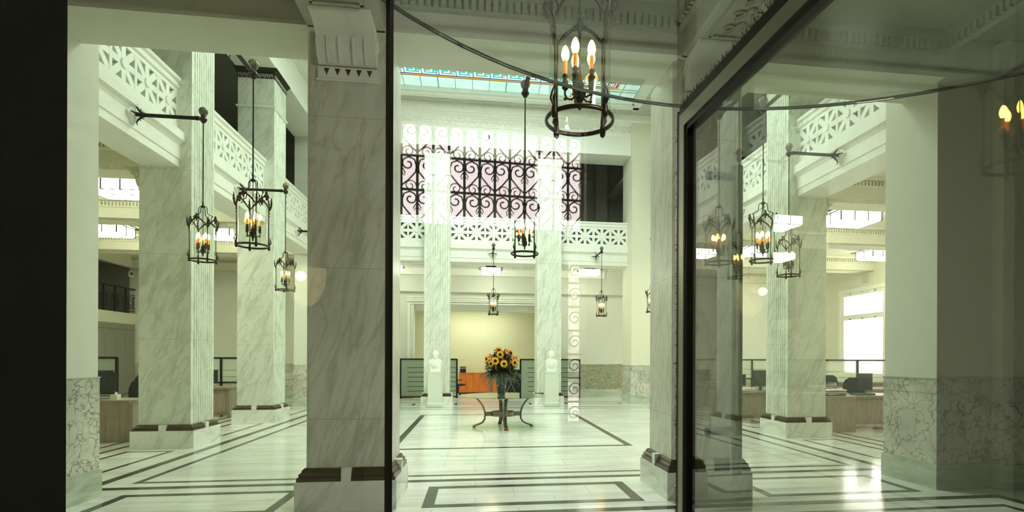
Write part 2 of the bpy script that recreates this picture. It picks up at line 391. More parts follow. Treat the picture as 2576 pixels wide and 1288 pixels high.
copy_tree(N0, (2.70, 6.57, 0), None, 'marble column with carved console partly behind the brush edged glass door leaf')

# ------------------------------------------------------------------ gallery beams and balustrades
FP = [(-.64, 5.03), (0, 5.03), (0, 5.155), (.02, 5.17), (.02, 5.40), (.05, 5.45), (.10, 5.49), (.10, 5.64), (0, 5.68), (-.64, 5.68)]
def run_T(kind, a, b):        # local frame: +x along the run, -y = face side
    if kind == 'L': return Matrix.Translation((-5.28, a, 0)) @ Matrix.Rotation(pi/2, 4, 'Z')
    if kind == 'R': return Matrix.Translation((AX*2+5.28, b, 0)) @ Matrix.Rotation(-pi/2, 4, 'Z')
    return Matrix.Translation((a, 19.6, 0))
runs = [('L', 7.03, 10.64), ('L', 11.5, 14.69), ('L', 15.55, 18.95), ('R', 7.03, 10.64), ('R', 11.5, 14.69), ('R', 15.55, 18.95), ('B', -4.15, -1.76), ('B', -.9, 2.13), ('B', 2.99, 5.5)]
runlab = ['nearest, above the left foreground aisle', 'between the two left row columns', 'at the far left beyond the second column', 'nearest on the right, under the sloping soffit', 'behind the lanterns on the right side', 'at the far right behind the entrance column',
          'left of the left far column', 'in the centre between the two far columns', 'right of the right far column']
tn = 11
def pierced(b, L, n):
    p = L/n
    for i in range(n):
        cx = (i+.5)*p; cz = 6.085; a = .268; w_ = .052
        b.box(cx-p/2-.001, cx-a, .0, .09, 5.81, 6.36); b.box(cx+a, cx+p/2+.001, .0, .09, 5.81, 6.36)
        b.box(cx-w_, cx+w_, .002, .088, cz-a-.01, cz+a+.01); b.box(cx-a-.01, cx+a+.01, .003, .087, cz-w_, cz+w_)
        for s in (-1, 1):
            T0 = b.T.copy(); b.T = T0 @ Matrix.Translation((cx, 0, cz)) @ Matrix.Rotation(s*pi/4, 4, 'Y')
            b.box(-a*1.40, a*1.40, .005, .085, -w_, w_); b.T = T0
for (kd, a, b_), rl in zip(runs, runlab):
    L = b_-a; T = run_T(kd, a, b_)
    m = MB(); m.T = T
    m.prism([(-d, z) for d, z in FP], 0, L, 'x'); struct(m, 'trim_%d' % tn, M['trim']); tn += 1
    root = empty('balustrade'); tag(root, 'white pierced stone balustrade of the gallery, run '+rl, 'balustrade', 'gallery balustrades')
    o = T.to_translation(); root.location = (o.x, o.y, 5.68); root.rotation_euler.z = T.to_euler().z
    def loc(): q_ = MB(); q_.T = Matrix.Translation((0, .03, -5.68)); return q_
    n = max(1, round(L/.635)); g = loc(); g.box(0, L, -.01, .10, 5.68, 5.815); g.box(0, L, -.03, .12, 5.68, 5.71); g.box(0, L, 0, .09, 6.355, 6.42); g.build('base_rail', M['carved'], root)
    g = loc(); pierced(g, L, n); g.build('pierced_panel', M['carved'], root)
    for i in range(n):
        g = loc(); cx = (i+.5)*L/n
        vs = [(cx+.07*cos(t*pi/9), -.02, 6.085+.07*sin(t*pi/9)) for t in range(18)]
        vs += [(cx+.075*cos(t*pi/9), .004, 6.085+.075*sin(t*pi/9)) for t in range(18)]
        g.add(vs, [tuple(range(18)), tuple(range(18, 36))[::-1]]+[(t, 18+t, 18+(t+1) % 18, (t+1) % 18) for t in range(18)]); g.build('boss', M['carved'], root)
    g = loc(); g.prism([(0, 6.42), (-.03, 6.44), (-.035, 6.49), (-.02, 6.5), (-.02, 6.53), (-.06, 6.56), (-.07, 6.61), (.16, 6.61), (.15, 6.56), (.11, 6.5), (.1, 6.42)], 0, L, 'x'); g.build('top_rail', M['carved'], root)

# ------------------------------------------------------------------ entablature, nave ceiling, skylight
def cornice(b, kind, a, c, x):       # ornament band between z 9.6 and 10.3
    pf = [(0, 9.6), (-.02, 9.62), (-.03, 9.66), (-.05, 9.68), (-.07, 9.95), (-.11, 9.98), (-.13, 10.02), (-.2, 10.06), (-.22, 10.1), (-.22, 10.3), (.1, 10.3), (.1, 9.6)]
    if kind == 'B': T = Matrix.Translation((a, x, 0))
    elif kind == 'L': T = Matrix.Translation((x, a, 0)) @ Matrix.Rotation(pi/2, 4, 'Z')
    else: T = Matrix.Translation((x, c, 0)) @ Matrix.Rotation(-pi/2, 4, 'Z')
    b.T = T; L = c-a; b.prism(pf, 0, L, 'x')
    n = int(L/.21)
    for i in range(n):
        cx = (i+.5)*L/n
        b.tube([(cx+.085*cos(t), -.07, 9.80+.10*sin(t)) for t in [pi*k/8 for k in range(-1, 10)]], .017, 5)
        b.tube([(cx+.035*cos(t), -.075, 9.74+.05*sin(t)) for t in [pi*k/5 for k in range(-1, 7)]], .012, 4)
        b.ball((cx, -.09, 9.74), .02, 6, 4); b.ball((cx+.105, -.09, 9.90), .02, 6, 4)
    b.T = Matrix()
e = MB(); e.box(-5.95, -5.04, 7.03, 20.1, 8.9, 10.3); e.box(-5.04, -5.0, 7.03, 19.17, 8.9, 9.05); struct(e, 'wall_upper_left', M['white'])
e = MB(); e.box(AX*2+5.04, AX*2+5.95, 7.03, 20.1, 8.9, 10.3); struct(e, 'wall_upper_right', M['white'])
e = MB(); e.box(-5.04, AX*2+5.04, 19.17, 20.2, 8.93, 10.3); struct(e, 'wall_upper_back', M['white'])
for k_, a, c_, x in (('B', -5.04, 6.4, 19.17), ('L', 6.74, 19.17, -5.04), ('R', 6.74, 19.17, 6.4)):
    e = MB(); cornice(e, k_, a, c_, x); struct(e, 'trim_%d' % tn, M['trim']); tn += 1
SX0, SX1, SY0, SY1 = AX-4.84, AX+4.84, 8.2, 18.5
e = MB(); e.box(-5.2, 6.56, SY1, 19.4, 10.3, 10.4); e.box(-5.2, 6.56, 6.5, SY0, 10.3, 10.4); e.box(-5.2, SX0, SY0, SY1, 10.3, 10.4); e.box(SX1, 6.56, SY0, SY1, 10.3, 10.4)
for (x0, x1) in [(-4.5+i*1.05, -4.5+i*1.05+(.42 if i % 2 else .9)) for i in range(10)]:
    for a in ((x0, x1, 18.62, 18.635), (x0, x1, 18.86, 18.875), (x0, x0+.015, 18.62, 18.875), (x1-.015, x1, 18.62, 18.875)): e.box(*a, 10.288, 10.3)
struct(e, 'ceiling', M['ornament'])
e = MB()
for (x0, x1, y0, y1, ) in ((SX0-.05, SX1+.05, SY1-.16, SY1+.04), (SX0-.05, SX1+.05, SY0-.04, SY0+.16), (SX0-.05, SX0+.16, SY0, SY1), (SX1-.16, SX1+.05, SY0, SY1)):
    e.box(x0, x1, y0, y1, 10.27, 10.36)
for (x0, x1, y0, y1, ) in ((SX0, SX1, SY1-.22, SY1), (SX0, SX1, SY0, SY0+.22), (SX0, SX0+.22, SY0, SY1), (SX1-.22, SX1, SY0, SY1)):
    e.box(x0, x1, y0, y1, 10.36, 10.5)
struct(e, 'trim_%d' % tn, M['trim']); tn += 1
sky = empty('window_1', (AX, 13.3, 10.5)); tag(sky, 'stained glass skylight with teal panes and a greek key border', kind='structure')
def sk(): b = MB(); b.T = Matrix.Translation((-AX, -13.3, -10.5)); return b
Z = 10.5; gx0, gx1, gy0, gy1 = SX0+.2, SX1-.2, SY0+.2, SY1-.2
b = sk(); b.box(gx0+2.2, gx1-2.2, gy0+1.5, gy1-2.6, Z, Z+.01); b.build('clear_field', M['sky_center'], sky)
b = sk(); B0 = .70; B1 = 1.2
b.box(gx0+1.26, gx1-1.26, gy1-2.6, gy1-1.26, Z, Z+.01); b.box(gx0+1.26, gx1-1.26, gy0+1.26, gy0+1.5, Z, Z+.01); b.box(gx0+1.26, gx0+2.2, gy0+1.5, gy1-2.6, Z, Z+.01); b.box(gx1-2.2, gx1-1.26, gy0+1.5, gy1-2.6, Z, Z+.01)
for d0, d1 in ((0, B0), (B1, 1.26)):
    b.box(gx0+d0, gx1-d0, gy1-d1, gy1-d0, Z, Z+.01); b.box(gx0+d0, gx1-d0, gy0+d0, gy0+d1, Z, Z+.01)
    b.box(gx0+d0, gx0+d1, gy0+d1, gy1-d1, Z, Z+.01); b.box(gx1-d1, gx1-d0, gy0+d1, gy1-d1, Z, Z+.01)
b.build('teal_panes', M['sky_teal'], sky)
b = sk(); dd = [(B0, .755, 2), (.755, .81, 1), (.80, B1, 0)]
for d0, d1, mi in dd:
    b.box(gx0+d0, gx1-d0, gy1-d1, gy1-d0, Z, Z+.01, mi); b.box(gx0+d0, gx1-d0, gy0+d0, gy0+d1, Z, Z+.01, mi)
    b.box(gx0+d0, gx0+d1, gy0+d1, gy1-d1, Z, Z+.01, mi); b.box(gx1-d1, gx1-d0, gy0+d1, gy1-d1, Z, Z+.01, mi)
# white key on far and near bands, then sides
def key(b, T, L):
    n = int(L/.5); cw = L/n; t = .05; h = .34
    for i in range(n):
        x = i*cw
        for s, (a, c, e_, g) in enumerate([(.03, .34, .0, t), (.34-t, .34, 0, .2), (.14, .34, .2-t, .2), (.03, .03+t, 0, h*.9), (.03, cw*.98, h-t, h), (cw*.98-t, cw*.98, h*.45, h), (.40, cw*.98, h*.45, h*.45+t)]):
            T0 = b.T.copy(); b.T = T0 @ T; b.box(x+a-.008, x+c+.008, e_-.008, g+.008, -.004, 0, 4); b.box(x+a, x+c, e_, g, -.008, -.003, 3); b.T = T0
key(b, Matrix.Translation((gx0+B1, gy1-B1+.03, Z)), gx1-gx0-2*B1)
key(b, Matrix.Translation((gx0+B1, gy0+.83, Z)), gx1-gx0-2*B1)
key(b, Matrix.Translation((gx1-.83, gy0+B1, Z)) @ Matrix.Rotation(pi/2, 4, 'Z'), gy1-gy0-2*B1)
key(b, Matrix.Translation((gx0+B1-.03, gy0+B1, Z)) @ Matrix.Rotation(pi/2, 4, 'Z'), gy1-gy0-2*B1)
for cx in (gx0+1.0, gx1-1.0):
    for cy in (gy0+1.0, gy1-1.0):
        for i, (r, mi) in enumerate(((.2, 5), (.165, 3), (.135, 4), (.09, 3), (.06, 4), (.03, 3))): b.box(cx-r, cx+r, cy-r, cy+r, Z-.012-.003*i, Z-.009-.003*i, mi)
b.build('greek_key_border', [M['sky_aqua'], M['sky_blue'], M['sky_orange'], M['sky_white'], M['sky_black'], M['sky_red']], sky)
b = sk(); n = 17; cw = (gx1-gx0)/n
for i in range(n+1): b.box(gx0+i*cw-(.02 if i % 4 == 1 else .009), gx0+i*cw+(.02 if i % 4 == 1 else .009), gy0, gy1, Z-.03, Z)
n = 18; cw = (gy1-gy0)/n
for i in (0, n): b.box(gx0, gx1, gy0+i*cw-.012, gy0+i*cw+.012, Z-.03, Z)
for d in (B0, B1): b.box(gx0, gx1, gy1-d-.006, gy1-d+.006, Z-.028, Z)
for i in range(n+1): b.box(gx0, gx0+1.2, gy0+i*cw-.009, gy0+i*cw+.009, Z-.03, Z); b.box(gx1-1.2, gx1, gy0+i*cw-.009, gy0+i*cw+.009, Z-.03, Z)
b.build('glazing_bars', M['ornament'], sky)
b = sk(); b.box(-5.4, 6.7, 6.4, 19.6, 10.52, 10.6); b.build('roof_frame', M['white'], sky)

# corner piers at the back
for s, nm in ((-1, 'left'), (1, 'right')):
    x0, x1 = sorted((AX+s*4.82, AX+s*6.6)); o = MB(); o.box(x0, x1, 19.0, 20.2, 0, 10.3); struct(o, 'wall_pier_back_'+nm, M['cream'] if s > 0 else M['wall'])
    wainscot(x0, x1, 19.0, 20.2, 'trim_%d' % tn); tn += 1

# ------------------------------------------------------------------ aisles
def gbox(x0, x1, y0, y1, z0, z1, name, mat): return struct(bx(x0, x1, y0, y1, z0, z1), name, M[mat])
# gallery floor slab = aisle ceiling
o = MB(); o.box(-13.2, -5.9, 6.9, 23.3, 5.5, 5.69); o.box(AX*2+5.9, 15.2, 6.9, 23.3, 5.5, 5.69); o.box(-5.9, AX*2+5.9, 20.2, 23.3, 5.5, 5.69); struct(o, 'ceiling_aisles', M['cream'])
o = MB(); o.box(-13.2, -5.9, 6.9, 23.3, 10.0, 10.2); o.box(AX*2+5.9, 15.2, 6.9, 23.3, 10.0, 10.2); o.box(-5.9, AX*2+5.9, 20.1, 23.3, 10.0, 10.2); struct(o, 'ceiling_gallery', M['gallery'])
# back wall with the opening in the middle
o = MB(); o.box(-13.2, -2.53, 23.1, 23.5, 0, 5.69); o.box(2.5, 15.2, 23.1, 23.5, 0, 5.69); o.box(-2.53, 2.5, 23.1, 23.5, 3.9, 5.69)
o.box(-6, 7.4, 22.9, 23.1, 4.35, 5.5); struct(o, 'wall_back', M['wall'])
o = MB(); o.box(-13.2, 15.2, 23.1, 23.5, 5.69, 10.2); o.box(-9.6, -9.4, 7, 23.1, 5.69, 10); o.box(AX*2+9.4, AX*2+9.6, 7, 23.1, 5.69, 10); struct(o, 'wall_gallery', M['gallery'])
o = MB(); o.box(5.0, 5.5, 22.7, 23.1, 5.69, 10); o.box(5.5, 5.8, 20.3, 22.7, 8.4, 8.5)
dentils(o, -5.5, 5.4, 23.1, 9.25, .12, .06, .12, -.06); o.box(-5.5, 5.5, 23.0, 23.1, 9.37, 9.45); o.box(-5.5, 5.5, 22.95, 23.1, 9.7, 10)
dentils(o, 7.2, 23, -9.4, 9.3, .12, .06, .12, .06, 'y'); o.box(-9.4, -9.3, 7.1, 23, 9.42, 9.55); o.box(5.3, 5.36, 22.66, 22.7, 5.7, 9.2)
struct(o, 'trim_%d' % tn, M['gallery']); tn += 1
wainscot(2.9, 15, 23.07, 23.2, 'trim_%d' % tn, mat='breccia_red'); tn += 1
wainscot(-13, -2.9, 23.07, 23.2, 'trim_%d' % tn); tn += 1
o = MB()
for z, d in ((3.86, .05), (3.95, .09), (4.02, .06), (4.12, .03)): o.box(-2.8, 2.77, 23.1-d, 23.1, z, z+.05)
for x in (-2.78, 2.66): o.box(x, x+.1, 23.04, 23.1, 0, 3.9)
o.box(-2.53, 2.5, 23.5, 23.9, 3.62, 3.9); struct(o, 'trim_%d' % tn, M['trim']); tn += 1
o = MB(); o.box(-5, 5, 26, 26.2, 0, 4.2); struct(o, 'wall_room_back', M['yellow'])
o = MB(); o.box(-5.2, -5, 23.5, 26.2, 0, 4.2); o.box(5, 5.2, 23.5, 26.2, 0, 4.2); struct(o, 'wall_room_sides', M['yellow'])
o = MB(); o.box(-5.2, 5.2, 23.5, 26.2, 4.0, 4.2); struct(o, 'ceiling_room', M['white'])
rl = bpy.data.lights.new('room_lamp', 'AREA'); rl.shape = 'RECTANGLE'; rl.size = 3; rl.size_y = .6; rl.energy = 85; rl.color = (.97, 1, .86)
ro = bpy.data.objects.new('room_lamp', rl); col.objects.link(ro); ro.location = (0, 24.6, 3.95)
# cross beams of the aisles
def guilloche(b, x0, x1, y, z, axis='x', r=.05):
    n = int((x1-x0)/(1.5*r)); st = (x1-x0)/n
    for i in range(n):
        c = x0+(i+.5)*st
        for s in (-1, 1):
            pts = [(c+s*(-st*.5+st*t/4), y-s*0+r*.9*sin(pi*t/4)*s*(1 if i % 2 else -1), z-.004) for t in range(5)]
            b.tube(pts, .013, 4)
def crossbeam(x0, x1, y0, y1, mat='cream'):
    global tn
    o = MB(); o.box(x0, x1, y0, y1, 5.03, 5.5)
    for yy, s in ((y0, -1), (y1, 1)):
        a, c = sorted((yy, yy+s*.07)); o.box(x0, x1, a, c, 5.27, 5.3); a, c = sorted((yy, yy+s*.12)); o.box(x0, x1, a, c, 5.42, 5.5)
        dentils(o, x0, x1, yy, 5.30, .078, .04, .1, s*.055)
    guilloche(o, x0, x1, y0+.1, 5.03); guilloche(o, x0, x1, y0+.2, 5.03); o.box(x0, x1, y0+.28, y0+.3, 5.02, 5.03); o.box(x0, x1, y0, y0+.02, 5.02, 5.03)
    struct(o, 'trim_%d' % tn, M[mat]); tn += 1
for y0 in (10.64, 14.69, 19.0):
    crossbeam(-13, -5.92, y0, y0+.86); crossbeam(AX*2+5.92, 15, y0, y0+.86)
crossbeam(-4.0, 5.4, 22.75, 22.92, 'white')
crossbeam(-13, -6, 22.9, 23.1, 'cream'); crossbeam(7.4, 15, 22.9, 23.1, 'cream')
# consoles where beams meet the columns
for (x, y, s) in [(-5.93, 11.07, -1), (AX*2+5.93, 11.07, 1), (AX*2+5.93, 15.12, 1), (-5.93, 15.12, -1)]:
    o = MB(); pr = [(0, 4.62), (.06, 4.63), (.12, 4.72), (.15, 4.85), (.22, 4.95), (.34, 5.0), (.34, 5.03), (0, 5.03)]
    o.prism([(x+s*a, z) for a, z in pr], y-.3, y+.3, 'y')
    o.tube([(x+s*.13+s*a*.8, y-.31, 4.9+c*.8) for a, c in scroll(0, 0, .09, 1.2, 0)], .014, 5)
    struct(o, 'trim_%d' % tn, M['cream']); tn += 1
# outer walls
o = MB(); o.box(-13.2, -13, 7, 23.1, 0, 2.87); o.box(-13.2, -13, 7, 19.4, 2.87, 5.5); o.box(-13.3, -12.97, 19.4, 23.1, 2.87, 3.28); o.box(-14.6, -13.2, 19.4, 23.1, 3.2, 3.28)
o.box(-13.2, -13, 19.4, 23.1, 5.05, 5.5); struct(o, 'wall_aisle_left', M['cream'])
o = MB(); o.box(-14.8, -14.6, 19.3, 23.3, 3.2, 5.6); o.box(-14.6, -13.2, 19.3, 19.4, 3.2, 5.6); o.box(-14.6, -13.2, 23.1, 23.2, 3.2, 5.6); o.box(-14.6, -13.2, 19.4, 23.1, 5.2, 5.6); struct(o, 'wall_mezzanine', M['gallery'])
o = MB(); o.box(-13.0, -12.95, 19.6, 23.0, 0, 2.84)
for i in range(6): o.box(-12.95, -12.94, 19.62+i*.56, 20.14+i*.56, 0.1, 2.5)
o.box(-12.95, -12.92, 19.6, 23.0, 2.66, 2.70); struct(o, 'trim_%d' % tn, M['panel']); tn += 1
o = MB(); x = 15.0
wy0, wy1, wz0, wz1 = 18.35, 20.85, 1.0, 4.32
o.box(x, x+.4, 7, wy0, 0, 5.5); o.box(x, x+.4, wy1, 23.3, 0, 5.5); o.box(x, x+.4, wy0, wy1, 0, wz0); o.box(x, x+.4, wy0, wy1, wz1, 5.5)
struct(o, 'wall_aisle_right', M['cream'])
wn = empty('window_2', (x, 19.6, 0)); tag(wn, 'tall daylit window with a white frame and transom in the right aisle', kind='structure')
def wl(): q_ = MB(); q_.T = Matrix.Translation((-x, -19.6, 0)); return q_
o = wl()
for a in ((wy0, wy0+.16, wz0, wz1), (wy1-.16, wy1, wz0, wz1), (wy0+.16, wy1-.16, wz1-.14, wz1), (wy0+.16, wy1-.16, wz0, wz0+.1), (wy0+.16, wy1-.16, 3.22, 3.42)): o.box(x-.03, x+.12, *a)
for a in ((wy0-.15, wy0, wz0, wz1+.15), (wy1, wy1+.15, wz0, wz1+.15), (wy0, wy1, wz1, wz1+.15)): o.box(x-.05, x, *a)
o.build('window_frame', M['white'], wn)
o = wl(); o.box(x+.05, x+.07, wy0+.16, wy1-.16, wz0+.1, wz1-.14); o.build('pane', M['winglass'], wn)
o = wl()
for yy in (18.9, 19.6, 20.3): o.box(x-.05, x-.02, yy-.05, yy+.05, 3.24, 3.27); o.box(x-.05, x-.02, yy-.04, yy+.04, wz1-.06, wz1-.04)
o.build('latch', M['brown'], wn)
tag(struct(bx(14.95, 15, 19.3, 19.6, 4.62, 4.92), 'wall_vent', M['ornament']), 'small grey square vent on the wall above the daylit window', 'vent'); bpy.data.objects['wall_vent'].pop('kind', None)
def side_win(y0, y1, n):
    o = MB(); o.box(14.97, 14.99, y0, y1, 1.2, 4.2, 1)
    for a in ((y0-.12, y0, 1.1, 4.3), (y1, y1+.12, 1.1, 4.3), (y0, y1, 4.2, 4.3), (y0, y1, 3.2, 3.35), (y0, y1, 1.1, 1.2)): o.box(14.92, 14.999, *a)
    struct(o, 'window_%d' % n, [M['white'], M['winglass']])
side_win(8.0, 10.0, 3); side_win(12.0, 14.0, 4)
# door in the back wall of the left aisle
d = empty('door_1', (-9.2, 23.07, 0)); tag(d, kind='structure')
o = MB()
for a in ((-.1, 0, 0, 2.5), (1.2, 1.3, 0, 2.5), (-.1, 1.3, 2.4, 2.52)): o.box(a[0], a[1], -.06, 0, a[2], a[3])
o.box(-.16, 1.36, -.09, 0, 2.52, 2.58); o.build('door_frame', M['trim'], d); o = MB(); o.box(0, 1.2, -.03, 0, .02, 2.4); o.box(.15, 1.05, -.04, -.03, .3, 1.1); o.box(.15, 1.05, -.04, -.03, 1.3, 2.2); o.build('door_leaf', M['cream'], d)
o = MB(); o.box(0, .75, 0, .06, 0, .32)
for i in range(6): o.box(.04, .71, -.015, 0, .03+i*.047, .055+i*.047, 1)
tag(o.build('air_grille', [M['brown'], M['panel']], None, (-8.95, 23.03, 3.4)), 'slatted air grille on the back wall seen between the two left columns', 'vent')

# mezzanine iron railing
rr = MB(); xr = -13.02
rr.box(xr-.03, xr+.03, 19.4, 23.1, 4.18, 4.24); rr.box(xr-.02, xr+.02, 19.4, 23.1, 3.98, 4.0); rr.box(xr-.02, xr+.02, 19.4, 23.1, 3.36, 3.39)
y = 19.45
while y < 23.1:
    rr.box(xr-.025, xr+.025, y-.02, y+.02, 3.28, 4.2); yc = y+.31
    pass
    for R_ in (.2, .11): rr.tube([(xr, yc+R_*cos(t), 3.69+R_*1.1*sin(t)) for t in [2*pi*k/16 for k in range(17)]], .014, 4)
    for s in (-1, 1):
        rr.tube([(xr, yc+s*.22+a*s, 3.47+c) for a, c in scroll(0, 0, .07, 1.2, 0)], .012, 4); rr.tube([(xr, yc+s*.22+a*s, 3.88+c) for a, c in scroll(0, 0, .07, 1.2, 0)], .012, 4)
    y += .62
rr.v = [(v[0], v[1], v[2]) for v in rr.v]
tag(rr.build('iron_railing', M['iron']), 'ornate black wrought iron railing of the mezzanine in the far left aisle', 'railing')

# lamp boxes on the aisle ceiling
def make_lamp():
    r = empty('ceiling_light'); g = MB(); g.box(-.55, .55, -.42, .42, 0, .24); g.build('glass_box', M['lampglass'], r)
    g = MB(); t = .0125
    for i in range(4):
        x = -.55+i*1.1/3
        for yy in (-.42, .42): g.box(x-t, x+t, yy-t, yy+t, -.004, .245)
        g.box(x-t, x+t, -.425, .425, -.006, .004)
    for j in range(3):
        yy = -.42+j*.42; g.box(-.555, .555, yy-t, yy+t, -.006, .004)
        for x in (-.55, .55): g.box(x-t, x+t, yy-t, yy+t, -.004, .245)
    for z in (.235,): g.box(-.558, .558, -.43, -.42, z, z+.015); g.box(-.558, .558, .42, .43, z, z+.015); g.box(-.558, -.55, -.42, .42, z, z+.015); g.box(.55, .558, -.42, .42, z, z+.015)
    g.build('lead_frame', M['iron'], r)
    g = MB(); g.box(-.68, .68, -.55, .55, .25, .27); g.box(-.3, .3, -.2, .2, .27, .40); g.build('canopy', M['bronze'], r)
    tag(r, 'x', 'ceiling light', 'boxy glass ceiling lights'); return r
L0 = make_lamp(); lamps = [(-7.5, 12.9, 'largest box shaped leaded glass ceiling light in the left aisle, left of the first column'), (-7.5, 17.1, 'box shaped ceiling light between the two left columns, behind a lantern'), (-10.45, 17.15, 'second box shaped ceiling light at left, just below the largest one'), (-10.6, 12.9, 'box shaped ceiling light at the outer edge of the left aisle'),
   (9.5, 12.9, 'largest box shaped leaded glass ceiling light in the right aisle'), (13.75, 17.2, 'box shaped ceiling light above the daylit window in the right aisle'), (9.5, 17.15, 'box shaped ceiling light behind the lanterns at the right row of columns'),
   (10.6, 22.1, 'small far box shaped ceiling light left of the right row column'), (.57, 21.7, 'small box shaped ceiling light behind the hanging lantern in the far centre'), (4.45, 21.5, 'small box shaped ceiling light right of the right far column'), (-3.2, 21.7, 'small box shaped ceiling light left of the left far column')]
for i, (x, y, lab) in enumerate(lamps):
    if i == 0: L0.location = (x, y, 5.1); L0['label'] = lab
    else:
        c_ = copy_tree(L0, (x, y, 5.1), None, lab)
        if y > 21: c_.scale = (.68,)*3; c_.location.z = 4.94; c_.location.y -= .2

# ------------------------------------------------------------------ lanterns
def make_lantern():
    root = empty('lantern'); R_ = .185
    b = MB(); b.torus((0, 0, .03), R_, .009, 36, 8, sz=1.5); b.build('bottom_ring', M['bronze'], root)
    for k in range(4):
        a = k*pi/2+.35; T = Matrix.Rotation(a, 4, 'Z')
        b = MB(); b.T = T; b.tube([(R_, 0, .0), (R_, 0, .56)], .0062, 6)
        b.lathe([(.004, -.012), (.014, -.004), (.018, .02), (.018, .035), (.012, .06), (.013, .08), (.009, .11), (.006, .12)], 8, (R_+.004, 0, 0))
        b.tube([(R_+.012, 0, .06), (R_+.03, 0, .09), (R_+.02, 0, .13), (R_+.008, 0, .16)], [.006, .008, .006, .003], 5)
        b.tube([(R_+.0, 0, .50), (R_+.02, 0, .545), (R_+.035, 0, .60), (R_+.03, 0, .65), (R_+.035, 0, .69)], [.008, .013, .01, .008, .003], 6)
        for z_ in (.44, .48, .52): b.ball((R_+.008, 0, z_), .012-(.52-z_)*.06, 6, 4)
        b.ball((R_+.03, 0, .60), .016, 7, 5); b.ball((R_+.033, 0, .64), .013, 6, 4); b.build('upright', M['bronze'], root)
        # swag arch to the next upright with a leaf peak in the middle
        b = MB(); pts = []
        for t in range(13):
            u = t/12; ang = a+u*pi/2; z_ = .525+.13*(sin(pi*u)**.9 if 0 < u < 1 else 0); rr_ = R_+.003-.012*sin(pi*u)
            pts.append((rr_*cos(ang), rr_*sin(ang), z_))
        b.tube(pts, [.0055+.006*abs(sin(pi*t/12*2)) for t in range(13)], 6)
        am = a+pi/4; cx, cy = R_*cos(am), R_*sin(am)
        b.ball((cx, cy, .665), .026, 8, 5, sz=1.3); b.ball((cx, cy, .70), .017, 7, 4, sz=1.6)
        for s in (-1, 1): b.ball((cx-s*.03*sin(am), cy+s*.03*cos(am), .655), .018, 7, 4)
        b.ball((cx, cy, .625), .014, 6, 4, sz=1.5); b.build('swag', M['bronze'], root)
        b = MB(); b.T = Matrix.Rotation(am, 4, 'Z')
        b.tube([(R_-.02, 0, .585), (R_-.045, 0, .60), (R_-.06, 0, .64), (R_-.062, 0, .68), (R_-.05, 0, .715), (R_-.065, 0, .735), (R_-.095, 0, .745), (R_-.118, 0, .765), (R_-.122, 0, .80), (R_-.124, 0, .845), (R_-.14, 0, .87), (.02, 0, .875)], .0058, 6)
        b.ball((R_-.048, 0, .715), .013, 6, 4); b.build('crown_scroll', M['bronze'], root)
    b = MB(); b.lathe([(.17, .05), (.17, .57)], 32, cap=False); b.build('glass_cylinder', M['thin'], root)
    b = MB(); b.lathe([(.01, .85), (.03, .86), (.034, .875), (.018, .89), (.012, .905), (.01, .92)], 12); b.build('crown_cap', M['bronze'], root)
    b = MB(); b.tube([(0, 0, .27), (0, 0, .88)], .005, 6)
    b.lathe([(.003, .09), (.012, .10), (.008, .12), (.02, .14), (.034, .17), (.04, .19), (.022, .21), (.028, .23), (.012, .26), (.006, .3)], 10)
    b.build('candle_stem', M['bronze'], root)
    for k in range(5):
        a = k*2*pi/5+.2; T = Matrix.Rotation(a, 4, 'Z')
        b = MB(); b.T = T; b.tube([(.02, 0, .17), (.045, 0, .15), (.07, 0, .155), (.082, 0, .18), (.08, 0, .21)], .006, 6)
        b.lathe([(.008, .2), (.02, .215), (.014, .23), (.02, .25), (.011, .262), (.018, .28), (.013, .29)], 10, (.08, 0, 0)); b.ball((.08, 0, .155), .01, 6, 4)
        ar = b.build('candle_arm', M['bronze'], root)
        b = MB(); b.T = T; b.lathe([(.0105, .288), (.0105, .365)], 10, (.08, 0, 0)); b.build('candle_sleeve', M['sleeve'], ar)
        b = MB(); b.T = T; b.lathe([(.009, .362), (.017, .374), (.0225, .395), (.021, .416), (.014, .436), (.006, .449), (.001, .452)], 10, (.08, 0, 0)); b.build('bulb', M['bulb'], ar)
    b = MB(); b.tube([(0, 0, .9), (0, 0, 2.17)], .009, 8); b.ball((0, 0, .93), .016, 8, 5); b.build('rod', M['bronze'], root)
    tag(root, 'x', 'lantern', 'hanging candle lanterns'); return root
